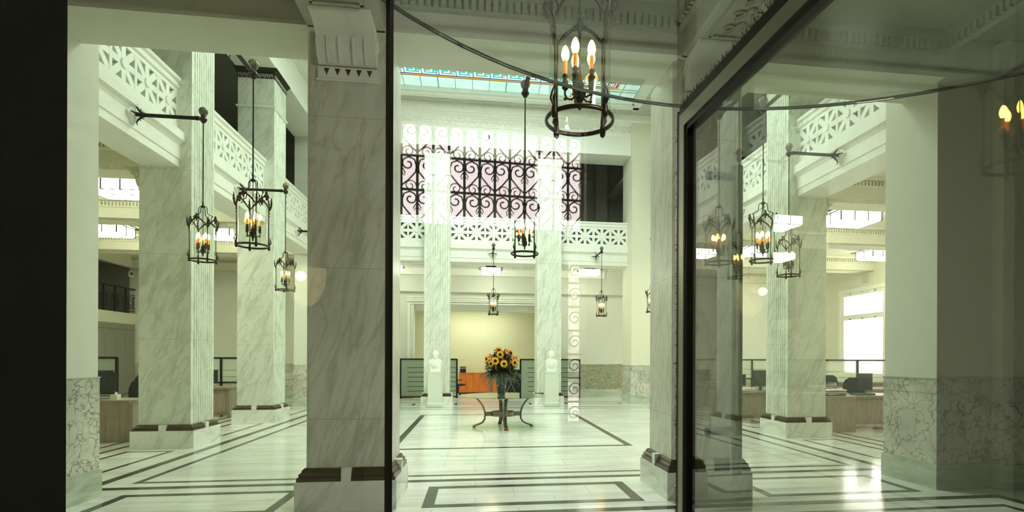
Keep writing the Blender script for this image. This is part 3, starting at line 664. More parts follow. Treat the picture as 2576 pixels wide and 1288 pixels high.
def make_arm(length=1.02):
    r = empty('lantern_bracket')         # wall at x=0, arm along +x
    b = MB(); b.prism([(0, .17), (.17, 0), (0, -.17), (-.17, 0)], 0, .035, 'x'); b.prism([(0, .13), (.13, 0), (0, -.13), (-.13, 0)], .035, .05, 'x'); b.build('diamond_plate', M['white'], r)
    b = MB(); n = 8; b.tube([(.06, 0, 0), (length-.06, 0, 0)], .026, 10); b.tube([(length-.10, 0, 0), (length-.06, 0, 0)], .034, 10)
    for k in range(8): a = k*pi/4; b.tube([(.2, .024*cos(a), .024*sin(a)), (length-.08, .024*cos(a), .024*sin(a))], .006, 4)
    b.build('fluted_bar', M['iron'], r)
    for k in range(4):
        b = MB(); b.T = Matrix.Rotation(k*pi/2, 4, 'X')
        b.tube([(.22, 0, .0), (.14, 0, .03), (.09, 0, .075), (.065, 0, .12), (.08, 0, .165)], [.02, .018, .014, .011, .005], 6); b.tube([(.10, 0, .06), (.125, 0, .075), (.12, 0, .095)], .006, 5); b.build('claw', M['iron'], r)
    b = MB(); b.lathe([(.012, -.075), (.03, -.06), (.05, -.03), (.055, -.01), (.045, .01), (.03, .03), (.04, .04), (.02, .055)], 14, (length, 0, 0)); b.build('socket', M['bronze'], r)
    b = MB(); 
    for k in range(12):
        a = k*pi/6; b.tube([(length+.052*sin(t)*cos(a), .052*sin(t)*sin(a), .11-.055*cos(t)) for t in [pi*j/8 for j in range(9)]], .0145, 5)
    b.ball((length, 0, .11), .05, 12, 8); b.build('ribbed_ball', M['tablemetal'], r)
    tag(r, 'x', 'lantern bracket', 'wall brackets that carry the lanterns'); return r
A0 = make_arm(); A1 = make_arm(.76); LN = make_lantern(); LN['label'] = 'large lit lantern in the foreground centre, hanging close overhead under the vestibule ceiling'
LN.location = (AX, 3.60, 3.17); LN.scale = (1.2,)*3; LN.rotation_euler.z = .25
for x_, lb_ in ((-3.3, 'lit vestibule lantern reflected as dim yellow bulbs at the far right edge'),):
    c_ = copy_tree(LN, (x_, 3.60, 3.17), .25, lb_); c_.scale = (1.2,)*3
vl = bpy.data.lights.new('vestibule_fill', 'AREA'); vl.shape = 'RECTANGLE'; vl.size = 1.2; vl.size_y = .8; vl.energy = 42; vl.color = (1, .98, .92); vl.spread = radians(75)  # unseen fill light, added to brighten the left entrance column; no real fitting
vo = bpy.data.objects.new('vestibule_fill', vl); col.objects.link(vo); vo.location = (3.4, .4, 5.0); vo.rotation_euler = (Vector((-1.4, 6.1, 2.4))-Vector((3.4, .4, 5.0))).to_track_quat('-Z', 'Y').to_euler()
used = {0: False, 1: False}
def place(arm, x, y, rz, z, lab, rot=0.0):
    src = (A0, A1)[arm]; ln = (1.02, .76)[arm]
    if not used[arm]: src.location = (x, y, z); src.rotation_euler.z = rz; used[arm] = True; a = src
    else: a = copy_tree(src, (x, y, z), rz)
    a['label'] = 'iron bracket of the lantern '+lab
    l = copy_tree(LN, (x+ln*cos(rz), y+ln*sin(rz), z-2.25), rot, 'lit lantern '+lab); l.scale = (1, 1, 1)
place(0, -5.26, 9.25, 0, 5.36, 'left of the first left column face, left gallery', .4)
place(0, -5.26, 13.0, 0, 5.36, 'third from the left, in front of the second left column', .1)
place(0, -5.26, 17.05, 0, 5.36, 'mostly hidden behind the shaded column', .1)
place(0, AX*2+5.26, 9.25, pi, 5.36, 'on the right, lowest one by the right row column', .9)
place(0, AX*2+5.26, 13.0, pi, 5.36, 'on the right side behind the brush edged door leaf', .2)
place(0, AX*2+5.26, 17.05, pi, 5.36, 'barely showing left of the right entrance column', .2)
place(0, .58, 19.58, -pi/2, 5.33, 'in the far centre above the flowers', .5)
place(0, 4.30, 19.58, -pi/2, 5.33, 'in the far right above the green wainscot', .5)
place(0, -2.98, 19.58, -pi/2, 5.33, 'in the far left beside the dark door post', .5)
place(1, -2.85, 6.76, pi/2, 5.28, 'second from the left, largest beside the left columns', .2)
place(1, .66, 6.76, pi/2, 5.28, 'in the centre in front of the far right column', .35)
place(1, 4.15, 6.76, pi/2, 5.28, 'on the right, higher of two by the right row column', .1)

# ------------------------------------------------------------------ table, vase, flowers
t = empty('round_glass_table', (.64, 13.0, 0)); tag(t, 'round glass top table on four curved metal legs in the hall centre', 'table')
b = MB(); b.lathe([(1.02, .738), (1.04, .742), (1.04, .75), (1.02, .754)], 72, sm=False); b.build('glass_top', M['tableglass'], t)
for k in range(4):
    a = k*pi/2+.06; T = Matrix.Rotation(a, 4, 'Z'); b = MB(); b.T = T
    cv = [(.76, .735), (.70, .73), (.62, .69), (.54, .60), (.47, .50), (.435, .40), (.42, .30), (.43, .20), (.47, .13), (.54, .09), (.60, .07), (.645, .05), (.67, .015)]
    for oy in (-.03, .03): b.tube([(r_, oy, z_) for r_, z_ in cv], .02, 6)
    for i in range(len(cv)-1): 
        (r0, z0), (r1, z1) = cv[i], cv[i+1]
        b.add([(r0, -.03, z0), (r0, .03, z0), (r1, .03, z1), (r1, -.03, z1)], [(0, 1, 2, 3), (3, 2, 1, 0)])
    lg = b.build('leg', M['tablemetal'], t)
    b = MB(); b.T = T; b.prism([(.645, .06), (.70, .06), (.71, 0), (.66, 0)], -.045, .045, 'y'); b.build('foot', M['copper'], lg)
b = MB()
for k in range(4): b.T = Matrix.Rotation(k*pi/2+.06, 4, 'Z'); b.box(.26, .43, -.02, .02, .27, .37)
b.T = Matrix(); b.lathe([(.285, .27), (.285, .375), (.265, .375), (.265, .27), (.285, .27)], 40, sm=False, cap=False); b.build('stretcher_ring', M['tablemetal'], t)
VX, VY, VZ = .60, 13.0, .756
v = MB(); v.lathe([(.085, 0), (.09, .01), (.10, .1), (.12, .25), (.145, .42), (.15, .44), (.14, .44), (.11, .25), (.09, .05)], 28); v.T = Matrix()
tag(v.build('glass_vase', M['vase'], None, (VX, VY, VZ)), 'tall tapering dark marbled glass vase on the round table', 'vase')
def sunflower():
    r = empty('sunflower')     # faces -Y, centre at origin
    b = MB()
    for ring, (n, r0, r1, yo) in enumerate(((17, .028, .083, 0), (15, .025, .072, -.008))):
        for i in range(n):
            a = 2*pi*(i+.5*ring)/n+random.uniform(-.08, .08); L = r1*random.uniform(.9, 1.08); w_ = .0125
            ca, sa = cos(a), sin(a)
            P = lambda rr_, s, y_: (ca*rr_-sa*s, y_, sa*rr_+ca*s)
            b.add([P(r0, -w_*.5, yo-.004), P(r0, w_*.5, yo-.004), P((r0+L)/2, w_, yo-.012), P(L, 0, yo+.004), P((r0+L)/2, -w_, yo-.012), P((r0+L)/2, 0, yo-.006), P((r0+L)/2, 0, yo-.002)], [(0, 1, 2, 5, 4), (4, 5, 2, 3), (0, 4, 6, 2, 1), (4, 3, 2, 6)])
    b.build('petals', M['petal'], r)
    b = MB(); b.T = Matrix.Rotation(pi/2, 4, 'X'); b.lathe([(.001, .018), (.02, .018), (.034, .012), (.038, 0), (.034, -.008)], 18); b.build('seed_head', M['seed'], r)
    b = MB(); b.tube([(0, .012, 0), (0, .05, -.03), (0, .09, -.1)], .006, 5); b.build('stem', M['leafdark'], r)
    tag(r, 'x', 'flower', 'sunflowers in the vase'); return r
SF = sunflower(); k0 = True
def at13(px, py, Y):     # pixel -> point on plane Y (only used to transfer positions from the photo)
    th = atan(.137); a = px-1386.; b_ = py-902.3; u = (a-.0035*b_)/1380; v_ = (b_+.0035*a)/1380
    d_ = (u*cos(th)+sin(th), -u*sin(th)+cos(th), -v_); t_ = Y/d_[1]; return (d_[0]*t_, Y, 1.62+d_[2]*t_)
for (px, py, dy, rz, lab) in [(1258, 893, -.20, 0, 'topmost'), (1246, 909, -.26, -.1, 'middle left'), (1268, 916, -.28, .1, 'lowest central'), (1294, 913, -.18, .7, 'far right'),
        (1236, 916, -.16, -.8, 'small lower left'), (1225, 904, -.05, -1.0, 'leftmost'), (1255, 883, .0, -.1, 'upper crown'), (1284, 889, -.02, .6, 'upper right')]:
    p = at13(px, py, 13.0+dy); lb = 'yellow sunflower with a dark centre, %s of the bouquet on the glass table' % lab
    if k0: SF.scale = (1.22,)*3; SF.location = p; SF.rotation_euler.z = rz; SF['label'] = lb; k0 = False
    else: copy_tree(SF, p, rz, lb)
def lily():
    b = MB()
    for i in range(6):
        a = i*pi/3; ca, sa = cos(a), sin(a)
        b.add([(0, 0, 0), (ca*.03-sa*.014, -.02, sa*.03+ca*.014), (ca*.06, -.012, sa*.06), (ca*.03+sa*.014, -.02, sa*.03-ca*.014)], [(0, 1, 2, 3), (3, 2, 1, 0)])
    b.tube([(0, 0, 0), (0, .05, -.04)], .004, 4, 1)
    return tag(b.build('orange_lily', [M['lily'], M['leafdark']]), 'small orange lily among the sunflowers', 'flower', 'orange lilies in the bouquet')
LY = lily(); k0 = True
for (px, py, dy) in [(1250, 879, -.1), (1274, 884, -.16), (1279, 887, -.1), (1232, 893, -.18), (1236, 896, -.2), (1290, 904, -.2), (1299, 903, -.1), (1284, 912, -.22), (1248, 920, -.22), (1271, 880, -.05), (1244, 882, -.02), (1276, 882, -.2), (1272, 886, -.22), (1282, 884, -.15), (1250, 884, -.1), (1239, 899, -.2), (1302, 908, -.1), (1296, 900, -.2), (1230, 899, -.2), (1265, 904, -.2), (1300, 898, -.05)]:
    p = at13(px, py, 13.0+dy)
    if k0: LY.scale = (.55,)*3; LY.location = p; k0 = False
    else: copy_tree(LY, p, 0)
def leafy(b, P, dirv, L, droop, n=12, s=.042, mi=0):
    pts = []; p = Vector(P); d_ = Vector(dirv).normalized()
    for i in range(n): pts.append(p.copy()); p = p+d_*(L/n); d_ = (d_+Vector((0, 0, -droop/n))).normalized()
    b.tube(pts, .0025, 4, mi)
    for i in range(2, n):
        for sd in (-1, 1):
            o_ = Vector((random.uniform(-1, 1), random.uniform(-1, 1), random.uniform(-.6, .6)))
            side = (pts[i]-pts[i-1]).cross(o_).normalized()*sd; tip = pts[i]+side*s+(pts[i]-pts[i-1]).normalized()*s*.9
            w_ = (pts[i]-pts[i-1]).normalized().cross(side)*.0105; mid = (pts[i]+tip)/2
            b.add([tuple(pts[i]), tuple(mid+w_), tuple(tip), tuple(mid-w_)], [(0, 1, 2, 3), (3, 2, 1, 0)], mi)
for i in range(34):
    a = 2*pi*i/34+random.uniform(-.1, .1); b = MB(); up = random.uniform(.1, .8)
    leafy(b, (0, 0, 0), (cos(a), sin(a), up), random.uniform(.34, .52), random.uniform(1.4, 2.6), 18)
    tag(b.build('olive_sprig', M['leaf'], None, (VX+cos(a)*.08, VY+sin(a)*.08, VZ+.42+random.uniform(0, .1))), 'silvery green olive sprig drooping from the dark vase', 'foliage', 'olive sprigs drooping from the vase')
b = MB()
for i in range(3000):
    a = random.uniform(0, 2*pi); ph = random.uniform(-.75, 1.5); R_ = random.uniform(.5, 1.0)
    c = Vector((cos(a)*cos(ph)*.38*R_, sin(a)*cos(ph)*.28*R_, .27+sin(ph)*.36*R_))
    d_ = Vector((random.uniform(-1, 1), random.uniform(-1, 1), random.uniform(-1, 1))).normalized(); e_ = d_.cross(Vector((0, 0, 1))).normalized()*.017; L = .065
    b.add([tuple(c), tuple(c+d_*L*.5+e_), tuple(c+d_*L), tuple(c+d_*L*.5-e_)], [(0, 1, 2, 3), (3, 2, 1, 0)], i % 3 == 0 and 1 or 0)
b.ball((0, .02, .26), .12, 10, 6, 0)
tag(b.build('bouquet_greenery', [M['leafdark'], M['leaf']], None, (VX, VY, VZ+.40)), 'dark green leafy filling of the sunflower bouquet', 'foliage', kind='stuff')

# ------------------------------------------------------------------ pedestals and busts
def bust_mesh(beard, hair):
    b = MB()
    def blob(c, r, sx, sy, sz, n=16, m=12):
        vs = []; 
        for j in range(m+1):
            for i in range(n):
                t_ = pi*j/m; a = 2*pi*i/n; vs.append((c[0]+r*sx*sin(t_)*cos(a), c[1]+r*sy*sin(t_)*sin(a), c[2]-r*sz*cos(t_)))
        b.add(vs, [(j*n+i, j*n+(i+1) % n, (j+1)*n+(i+1) % n, (j+1)*n+i) for j in range(m) for i in range(n)], 0, True)
    # socle, chest, shoulders (cut at the arms), neck
    b.box(-.17, .17, -.1, .1, 0, .05); b.box(-.155, .155, -.09, .09, .05, .09)
    b.prism([(-.17, .08), (.17, .08), (.2, .3), (.2, .36), (.12, .42), (-.12, .42), (-.2, .36), (-.2, .3)], -.07, .08, 'y')
    blob((0, -.02, .25), 1, .17, .115, .17); blob((0, .0, .33), 1, .205, .11, .08); blob((0, .0, .39), 1, .13, .095, .06)
    b.tube([(0, .01, .36), (0, -.01, .50)], [.075, .064], 14)
    HT = b.T.copy(); b.T = Matrix.Translation((0, 0, -.13)) @ Matrix.Diagonal((1.25, 1.22, 1.22, 1))
    z = .560; blob((0, -.005, z+.01), 1, .078, .098, .105); blob((0, -.03, z-.055), 1, .056, .062, .055)      # skull, jaw
    blob((0, -.098, z-.012), 1, .013, .022, .02); b.tube([(0, -.09, z+.02), (0, -.112, z-.018)], [.008, .013], 8)    # nose
    blob((-.03, -.083, z+.03), 1, .03, .014, .010); blob((.03, -.083, z+.03), 1, .03, .014, .010)              # brows
    for s in (-1, 1):
        blob((s*.03, -.084, z+.01), 1, .015, .012, .010); blob((s*.045, -.066, z-.018), 1, .02, .02, .016); blob((s*.08, .008, z-.0), 1, .01, .02, .03)
    blob((0, -.087, z-.043), 1, .022, .01, .005); blob((0, -.085, z-.055), 1, .018, .01, .005); blob((0, -.078, z-.083), 1, .025, .018, .016)
    if hair: blob((0, .012, z+.035), 1, .084, .10, .095)
    if beard: blob((0, -.05, z-.085), 1, .05, .048, .05); blob((0, -.095, z-.034), 1, .03, .014, .009)
    b.T = HT
    for s in (-1, 1): b.tube([(s*.09, -.08, .40), (s*.05, -.115, .31), (s*.0, -.125, .2)], [.012, .014, .01], 6)     # coat lapels
    return b
for i, (x, lab) in enumerate(((-1.325, 'left'), (2.55, 'right'))):
    r = empty('pedestal', (x, 18.53, 0)); tag(r, 'white stone pedestal carrying a bust, standing before the %s far column' % lab, 'pedestal', 'bust pedestals')
    b = MB(); b.box(-.25, .25, -.25, .25, 0, .125); molding_ring(b, .23, .125, .15, [(.015, 0), (.0, 1)]); b.build('base', M['pedestal'], r)
    b = MB(); b.box(-.225, .225, -.225, .225, .15, 1.13); b.build('pillar', M['pedestal'], r)
    b = MB(); b.box(-.235, .235, -.235, .235, 1.13, 1.17); b.build('cap', M['pedestal'], r)
    o = bust_mesh(i == 0, i == 1).build('marble_bust', M['bust'], None, (x, 18.53, 1.17)); o.scale = (1.03, 1, 1.03)
    md = o.modifiers.new('r', 'REMESH'); md.mode = 'VOXEL'; md.voxel_size = .009; md.use_smooth_shade = True
    md = o.modifiers.new('s', 'SMOOTH'); md.iterations = 2
    tag(o, ['white marble bust of a bald bearded man in a coat on the left pedestal', 'white marble bust of a man with short hair on the right pedestal'][i], 'bust')

# ------------------------------------------------------------------ office furniture
def partition(x0, x1, y, z1, lab, frost='frost', posts=None, z0=.08, bands=True, vertical=False):
    r = empty('glass_partition', ((x0+x1)/2, y, 0)); xm = (x0+x1)/2
    tag(r, lab, 'partition', 'framed glass partitions'); b = MB(); hw = .03
    for a in [x0, x1]+(posts or []): b.box(a-xm-hw, a-xm+hw, -.03, .03, 0, z1)
    b.box(x0-xm, x1-xm, -.03, .03, z1-.04, z1+.01); b.box(x0-xm, x1-xm, -.03, .03, z0-.05, z0); b.build('frame', M['iron'], r)
    b = MB(); b.box(x0-xm+.02, x1-xm-.02, -.006, .006, z0, z1-.04); b.build('pane', M[frost], r)
    if bands:
        b = MB()
        for i in range(6): 
            z = .28+i*.19; b.box(x0-xm+(x1-x0)*.12, x1-xm-.04, -.009, .009, z, z+.02)
        b.build('clear_band', M['dark'] if frost == 'frost' else M['tableglass'], r)
    return r
partition(-3.0, -.76, 22.7, 1.6, 'frosted glass partition in a black frame, left of the orange cupboards')
partition(1.80, 4.25, 22.3, 1.6, 'frosted glass partition in a black frame, right of the flower bouquet')
partition(10.2, 15.2, 16.0, 1.62, 'black framed glass partition in front of the daylit window', 'frostwin', [12.05, 13.9], .9)
partition(8.5, 11.4, 20.0, 1.62, 'far black framed glass partition left of the nearest right row column', 'frostwin', [10.6], .9)
partition(-9.7, -5.9, 17.5, 1.62, 'black framed glass partition between the two left row columns', 'frostwin', [-7.5], .9)
partition(-12.2, -9.8, 16.6, 1.62, 'plain framed glass screen behind the desks in the left aisle', 'frost', None, .8, False)
def desk(x0, x1, y0, y1, h, lab, rz=0, solid=False):
    r = empty('desk', ((x0+x1)/2, (y0+y1)/2, 0), rz); tag(r, lab, 'desk', 'grey oak office desks'); w_, d_ = (x1-x0)/2, (y1-y0)/2
    b = MB(); b.prism([(-w_, -d_+.08), (-w_+.08, -d_), (w_-.08, -d_), (w_, -d_+.08), (w_, d_), (-w_, d_)], h-.05, h); b.build('desktop', M['desk'], r)
    b = MB(); b.box(-w_+.04, -w_+.09, -d_+.08, d_-.04, 0, h-.05); b.box(w_-.09, w_-.04, -d_+.08, d_-.04, 0, h-.05); b.build('side_panel', M['desk'], r)
    b = MB(); b.box(-w_+.09, w_-.09, -d_+.10, -d_+.13, .12, h-.05)
    if solid: b.box(-w_+.02, w_-.02, -d_+.03, -d_+.08, 0, h-.05)
    for a in ((-w_+.15, w_-.15, .18, .21), (-w_+.15, w_-.15, h-.14, h-.11), (-w_+.15, -w_+.18, .21, h-.14), (w_-.18, w_-.15, .21, h-.14)): b.box(a[0], a[1], -d_+.085, -d_+.10, a[2], a[3])
    b.build('modesty_panel', M['desk'], r)
    b = MB(); b.box(w_-.5, w_-.09, -d_+.14, d_-.06, .05, h-.06); b.build('drawer_unit', M['desk'], r); return r
desk(-8.6, -6.46, 11.42, 12.2, .80, 'grey oak desk in the left foreground aisle beside the first column', 0, True)
desk(-10.6, -8.9, 14.2, 15.0, .78, 'grey oak desk farther back in the left aisle, behind the black office chairs')
desk(-7.4, -6.2, 13.2, 14.0, .78, 'grey oak desk end showing right of the first left column')
desk(7.55, 8.46, 11.22, 12.4, .80, 'broad grey oak desk end panel right of the nearest right column', 0, True)
desk(8.46, 10.2, 11.45, 12.4, .80, 'grey oak desk with a panelled front carrying the black monitor, right aisle')
desk(8.2, 12.5, 13.9, 14.6, .82, 'long oak desk behind the monitor desk in the right aisle, a bottle on it')
desk(9.0, 13.5, 15.2, 15.8, .95, 'farther oak counter under the glass partition in the right aisle')
desk(6.4, 7.9, 13.0, 14.0, .82, 'grey oak desk left of the nearest right column, seen past the door handle')
desk(-8.4, -6.6, 15.9, 16.6, .82, 'grey oak desk under the glass partition between the left columns')
def monitor(x, y, z, rz, w_, h_, lab):
    r = empty('monitor', (x, y, z), rz); tag(r, lab, 'monitor', 'black computer monitors')
    b = MB(); b.box(-w_/2, w_/2, -.02, .02, .1, .1+h_); b.build('housing', M['black'], r); b = MB(); b.box(-w_/2+.02, w_/2-.02, -.023, -.02, .12, .08+h_); b.build('screen', M['screen'], r)
    b = MB(); b.box(-.03, .03, .0, .04, .01, .2); b.box(-.12, .12, -.08, .08, 0, .015); b.build('stand', M['black'], r)
monitor(-7.28, 11.75, .80, .12, .62, .42, 'black monitor back on the left foreground desk')
monitor(-9.0, 14.6, .78, 0, .6, .42, 'black monitor farther back in the left aisle, above the nearest monitor')
monitor(9.08, 11.8, .80, .15, .42, .40, 'black monitor on the panelled desk in the right aisle')
monitor(7.35, 13.4, .82, .05, .5, .42, 'black monitor left of the nearest right column')
monitor(6.85, 13.6, .82, .2, .4, .3, 'smaller grey monitor on the desk left of the nearest right column')
monitor(-7.3, 16.3, .82, .0, .45, .36, 'dark monitor on the desk between the two left columns')
monitor(-6.85, 13.6, .78, 1.2, .55, .42, 'tall black monitor just right of the first left column')
def chair(x, y, rz, lab):
    r = empty('office_chair', (x, y, 0), rz); tag(r, lab, 'chair', 'black office chairs')
    b = MB(); b.prism([(-.24, -.22), (-.2, -.26), (.2, -.26), (.24, -.22), (.25, .2), (.2, .25), (-.2, .25), (-.25, .2)], .43, .51); b.build('seat', M['dark'], r)
    b = MB(); pts = [(-.2, .58), (-.24, .7), (-.25, .95), (-.2, 1.1), (-.1, 1.17), (.1, 1.17), (.2, 1.1), (.25, .95), (.24, .7), (.2, .58)]; b.prism(pts, .22, .29, 'y'); b.build('backrest', M['dark'], r)
    b = MB(); b.tube([(0, 0, .1), (0, 0, .44)], .03, 8); b.tube([(0, .1, .46), (0, .3, .48), (0, .3, .62)], .02, 6); b.build('column', M['black'], r)
    b = MB()
    for k in range(5): a = k*2*pi/5; b.tube([(0, 0, .12), (.27*cos(a), .27*sin(a), .07)], .02, 6); b.ball((.28*cos(a), .28*sin(a), .035), .035, 8, 5)
    b.build('wheel_base', M['black'], r)
    for s in (-1, 1): b = MB(); b.tube([(s*.26, .1, .48), (s*.29, .1, .66), (s*.29, -.15, .68)], .018, 6); b.build('armrest', M['black'], r)
chair(-6.95, 12.75, pi+.3, 'black office chair behind the left foreground desk, beside the monitor')
chair(-9.3, 15.6, pi, 'black office chair farther back in the left aisle below the glass screen')
chair(-8.2, 15.3, pi-.4, 'black office chair at right of the far left aisle pair')
chair(9.6, 12.85, pi-.7, 'black office chair with armrests at the right edge of the right aisle desk')
chair(6.9, 14.7, pi+.3, 'black office chair left of the nearest right column')
chair(10.2, 14.97, pi, 'black chair behind the long desk under the daylit window')
chair(9.1, 14.97, pi, 'black chair at the left end of the long desk in the right aisle')
chair(-.75, 24.2, 1.4, 'black office chair left of the orange cupboards')
chair(1.75, 24.0, -1.3, 'black office chair behind the flower vase, beside the partition')
def stack(x, y, z, n, lab, mats=('paper',), s=(.3, .22)):
    for i in range(n):
        b = MB(); b.box(-s[0]/2, s[0]/2, -s[1]/2, s[1]/2, 0, .018)
        tag(b.build('paper_file', M[mats[i % len(mats)]], None, (x+random.uniform(-.03, .03), y+random.uniform(-.02, .02), z+i*.019+.001), random.uniform(-.25, .25)), lab, 'papers', 'files: '+lab)
stack(8.12, 11.6, .80, 5, 'flat file in the pile at the left of the right aisle desk', ('dark', 'paper'), (.5, .3))
stack(8.5, 12.1, .80, 6, 'white paper bundle in the pile behind, left of the monitor', ('paper',), (.42, .3))
stack(8.95, 11.72, .80, 2, 'green folder lying under the monitor of the right aisle desk', ('green',), (.5, .24))
stack(9.75, 14.2, .82, 9, 'file in the tall pile at the right of the monitor', ('dark', 'paper'), (.4, .3))
stack(-7.05, 11.65, .80, 4, 'paper in the small pile between monitor and tissue box', ('paper', 'green'), (.24, .2))
stack(6.85, 13.2, .82, 4, 'paper in the pile on the desk left of the nearest right column', ('paper',), (.4, .25))
stack(-7.6, 16.1, .82, 5, 'paper in the pile on the desk between the left columns', ('paper', 'dark'), (.4, .25))
for i in range(5): 
    b = MB(); b.box(0, .05, 0, .25, 0, .28); b.box(.015, .035, -.003, 0, .18, .24, 1)
    tag(b.build('ring_binder', [M['black'], M['paper']], None, (-.72+i*.055, 25.5, .961)), 'black ring binder standing on the left end of the orange cupboards', 'binder', 'ring binders on the orange cupboards')
b = MB(); b.box(-.06, .06, -.06, .06, 0, .1); b.tube([(0, 0, .1), (.02, 0, .13), (-.02, .01, .15)], [.03, .02, .005], 5); tag(b.build('tissue_box', M['paper'], None, (-6.88, 11.62, .801)), 'white tissue box on the left foreground desk', 'tissue box')
b = MB(); b.lathe([(.035, 0), (.04, .02), (.04, .17), (.015, .22), (.015, .26), (.018, .26), (.018, .28)], 14); tag(b.build('water_bottle', M['tableglass'], None, (9.1, 14.1, .821)), 'clear plastic water bottle on the long desk left of the monitor', 'bottle')
b = MB(); b.box(-.06, .06, -.04, .04, 0, .13); tag(b.build('telephone', M['red'], None, (8.35, 14.1, .821)), 'small red device on the desk beside the nearest right column', 'telephone')
# orange cupboards
for i, (x0, x1) in enumerate(((-.75, -.1), (-.1, .6), (.75, 1.45))):
    r = empty('cupboard', ((x0+x1)/2, 25.6, 0)); tag(r, 'orange wooden office cupboard at the back, '+['left end under the ring binders', 'centre one left of the vase', 'right one behind the vase'][i], 'cupboard', 'orange cupboards'); w_ = (x1-x0)/2
    b = MB(); b.box(-w_, w_, -.25, .25, .06, .93); b.build('carcass', M['orange'], r); b = MB(); b.box(-w_-.005, w_+.005, -.27, .26, .93, .96); b.build('top', M['orange'], r)
    for s in (0, 1): b = MB(); b.box(-w_+.01+s*w_, -.005+s*w_, -.27, -.25, .09, .91); b.build('door', M['orange'], r)
    b = MB(); b.box(-w_, w_, -.22, .25, 0, .06); b.build('kickplate', M['black'], r)
b = MB()
for x in (.62, .70): b.box(x-.02, x+.02, 25.3, 25.34, 0, .95)
tag(b.build('chrome_post', M['steel']), 'pair of chrome posts between the orange cupboards', 'post')
b = MB(); b.tube([(1.2, 22.95, .05), (1.72, 22.95, 1.15)], .012, 6); b.tube([(1.72, 22.97, .05), (1.2, 22.97, 1.15)], .012, 6); b.box(1.1, 1.85, 23.3, 23.34, .1, 1.15, 1)
tag(b.build('crossed_stand', [M['steel'], M['black']]), 'dark table frame with thin crossed steel rods right of the vase', 'stand')
# small wall things
def camera_box(x, y, z, rz, lab):
    b = MB(); b.box(-.06, .06, 0, .10, -.10, .10); b.box(-.035, .035, -.02, 0, -.05, .07, 1); b.box(-.02, .02, .1, .14, -.02, .02)
    tag(b.build('wall_speaker', [M['white'], M['black']], None, (x, y, z), rz), lab, 'speaker')
camera_box(.42, 18.93, 9.2, 0, 'small white motion sensor box high on the back wall above the grille reflection'); camera_box(-12.85, 22.6, 4.75, pi/3, 'small white wall speaker above the iron railing in the far left aisle')

# ------------------------------------------------------------------ street front behind the viewer
CX, CY, DR, DA = .675, .47, 1.16, 92.4
w = MB(); Y0 = -3.5
WX0, WX1, WZ0, WZ1 = -.26, 1.24, 2.66, 3.52
SX_0, SX_1 = 1.10, 1.24
w.box(-4.55, WX0, Y0-.3, Y0, 0, 5.9); w.box(WX1, 7.8, Y0-.3, Y0, 0, 5.9); w.box(WX0, WX1, Y0-.3, Y0, WZ1, 5.9); w.box(WX0, SX_0, Y0-.3, Y0, 2.45, WZ0); w.box(SX_0, SX_1, Y0-.3, Y0, 2.45, WZ0); w.box(SX_0, SX_1, Y0-.3, Y0, 0, 1.08)
struct(w, 'wall_street', M['vest'])
w = MB(); w.box(WX0, SX_0, Y0-.25, Y0-.05, 0, 2.45); struct(w, 'door_2', M['frame'])
w = MB(); w.box(WX0, WX1, Y0-.25, Y0-.22, WZ0, WZ1); struct(w, 'window_5', M['streetglass'])
w = MB(); w.box(SX_0, SX_1, Y0-.25, Y0-.22, 1.08, 2.45); struct(w, 'window_6', M['sideglow'])
def grille(b, x0, x1, z0, z1, y, cw, ch, ph=0):
    x = x0; i = 0
    nx = round((x1-x0)/cw)
    for i in range(nx+1): b.tube([(x0+i*cw, y, z0), (x0+i*cw, y, z1)], .0105, 6)
    z = z1-.02; row = 0
    while z > z0:
        b.tube([(x0, y, z), (x1, y, z)], .011, 6)
        for i in range(nx+1): b.ball((x0+i*cw, y, z-ch*.26), .018, 6, 4); b.ball((x0+i*cw, y, z-ch*.86), .016, 6, 4)
        for i in range(0, nx):
            s = 1 if (i+row) % 2 == 0 else -1        # heart halves mirrored about every second bar
            xb = x0+(i+1)*cw if s > 0 else x0+i*cw   # spine of the heart
            xo = xb-s*cw
            top = z-.012
            # outer heart line: from bottom spine, out to the side, over the lobe and into the scroll
            pts = [(xb-s*.004, y, z-ch+.03), (xb-s*cw*.45, y, z-ch*.72), (xo+s*cw*.10, y, z-ch*.48), (xo+s*cw*.06, y, z-ch*.30), (xo+s*cw*.18, y, z-ch*.12), (xb-s*cw*.5, y, top-.004)]
            c0 = (xb-s*cw*.42, z-ch*.26); r0 = cw*.42
            for k in range(14):
                t_ = k/13; a = pi/2-.1-t_*2.6*pi*.8; rr_ = r0*(1-.72*t_); pts.append((c0[0]+s*rr_*cos(a), y, c0[1]+rr_*sin(a)))
            b.tube(pts, .0066, 5)
            b.tube([(xb, y, z-ch*.34), (xb-s*cw*.24, y, z-ch*.52), (xb-s*cw*.2, y, z-ch*.6), (xb-s*cw*.06, y, z-ch*.52), (xb, y, z-ch*.36)], .0045, 5)
            c1 = (xo+s*cw*.44, z-ch*.88)
            b.tube([(c1[0]-s*cw*.38*(1-.75*t_)*cos(t_*8), y, c1[1]+cw*.38*(1-.75*t_)*sin(t_*8)) for t_ in [k/16 for k in range(17)] if True], .0045, 5)
        z -= ch; row += 1
g = MB(); grille(g, WX0+.01, WX0+.01+12*.1233, WZ0, WZ1, Y0-.1, .1233, .272); tag(g.build('window_grille', M['iron']), 'black wrought iron grille of heart scrolls, reflected in the glass at centre', 'grille')
g = MB()
for z in [1.16+i*.2 for i in range(7)]:
    g.tube([(SX_0+.07+a, Y0-.1, z+c) for a, c in scroll(0, 0, .06, 1.4, .6)], .006, 5); g.box(SX_0, SX_1, Y0-.11, Y0-.09, z+.09, z+.105)
tag(g.build('sidelight_grille', M['iron']), 'narrow iron scroll grille of the side light, reflected below the window grille', 'grille')
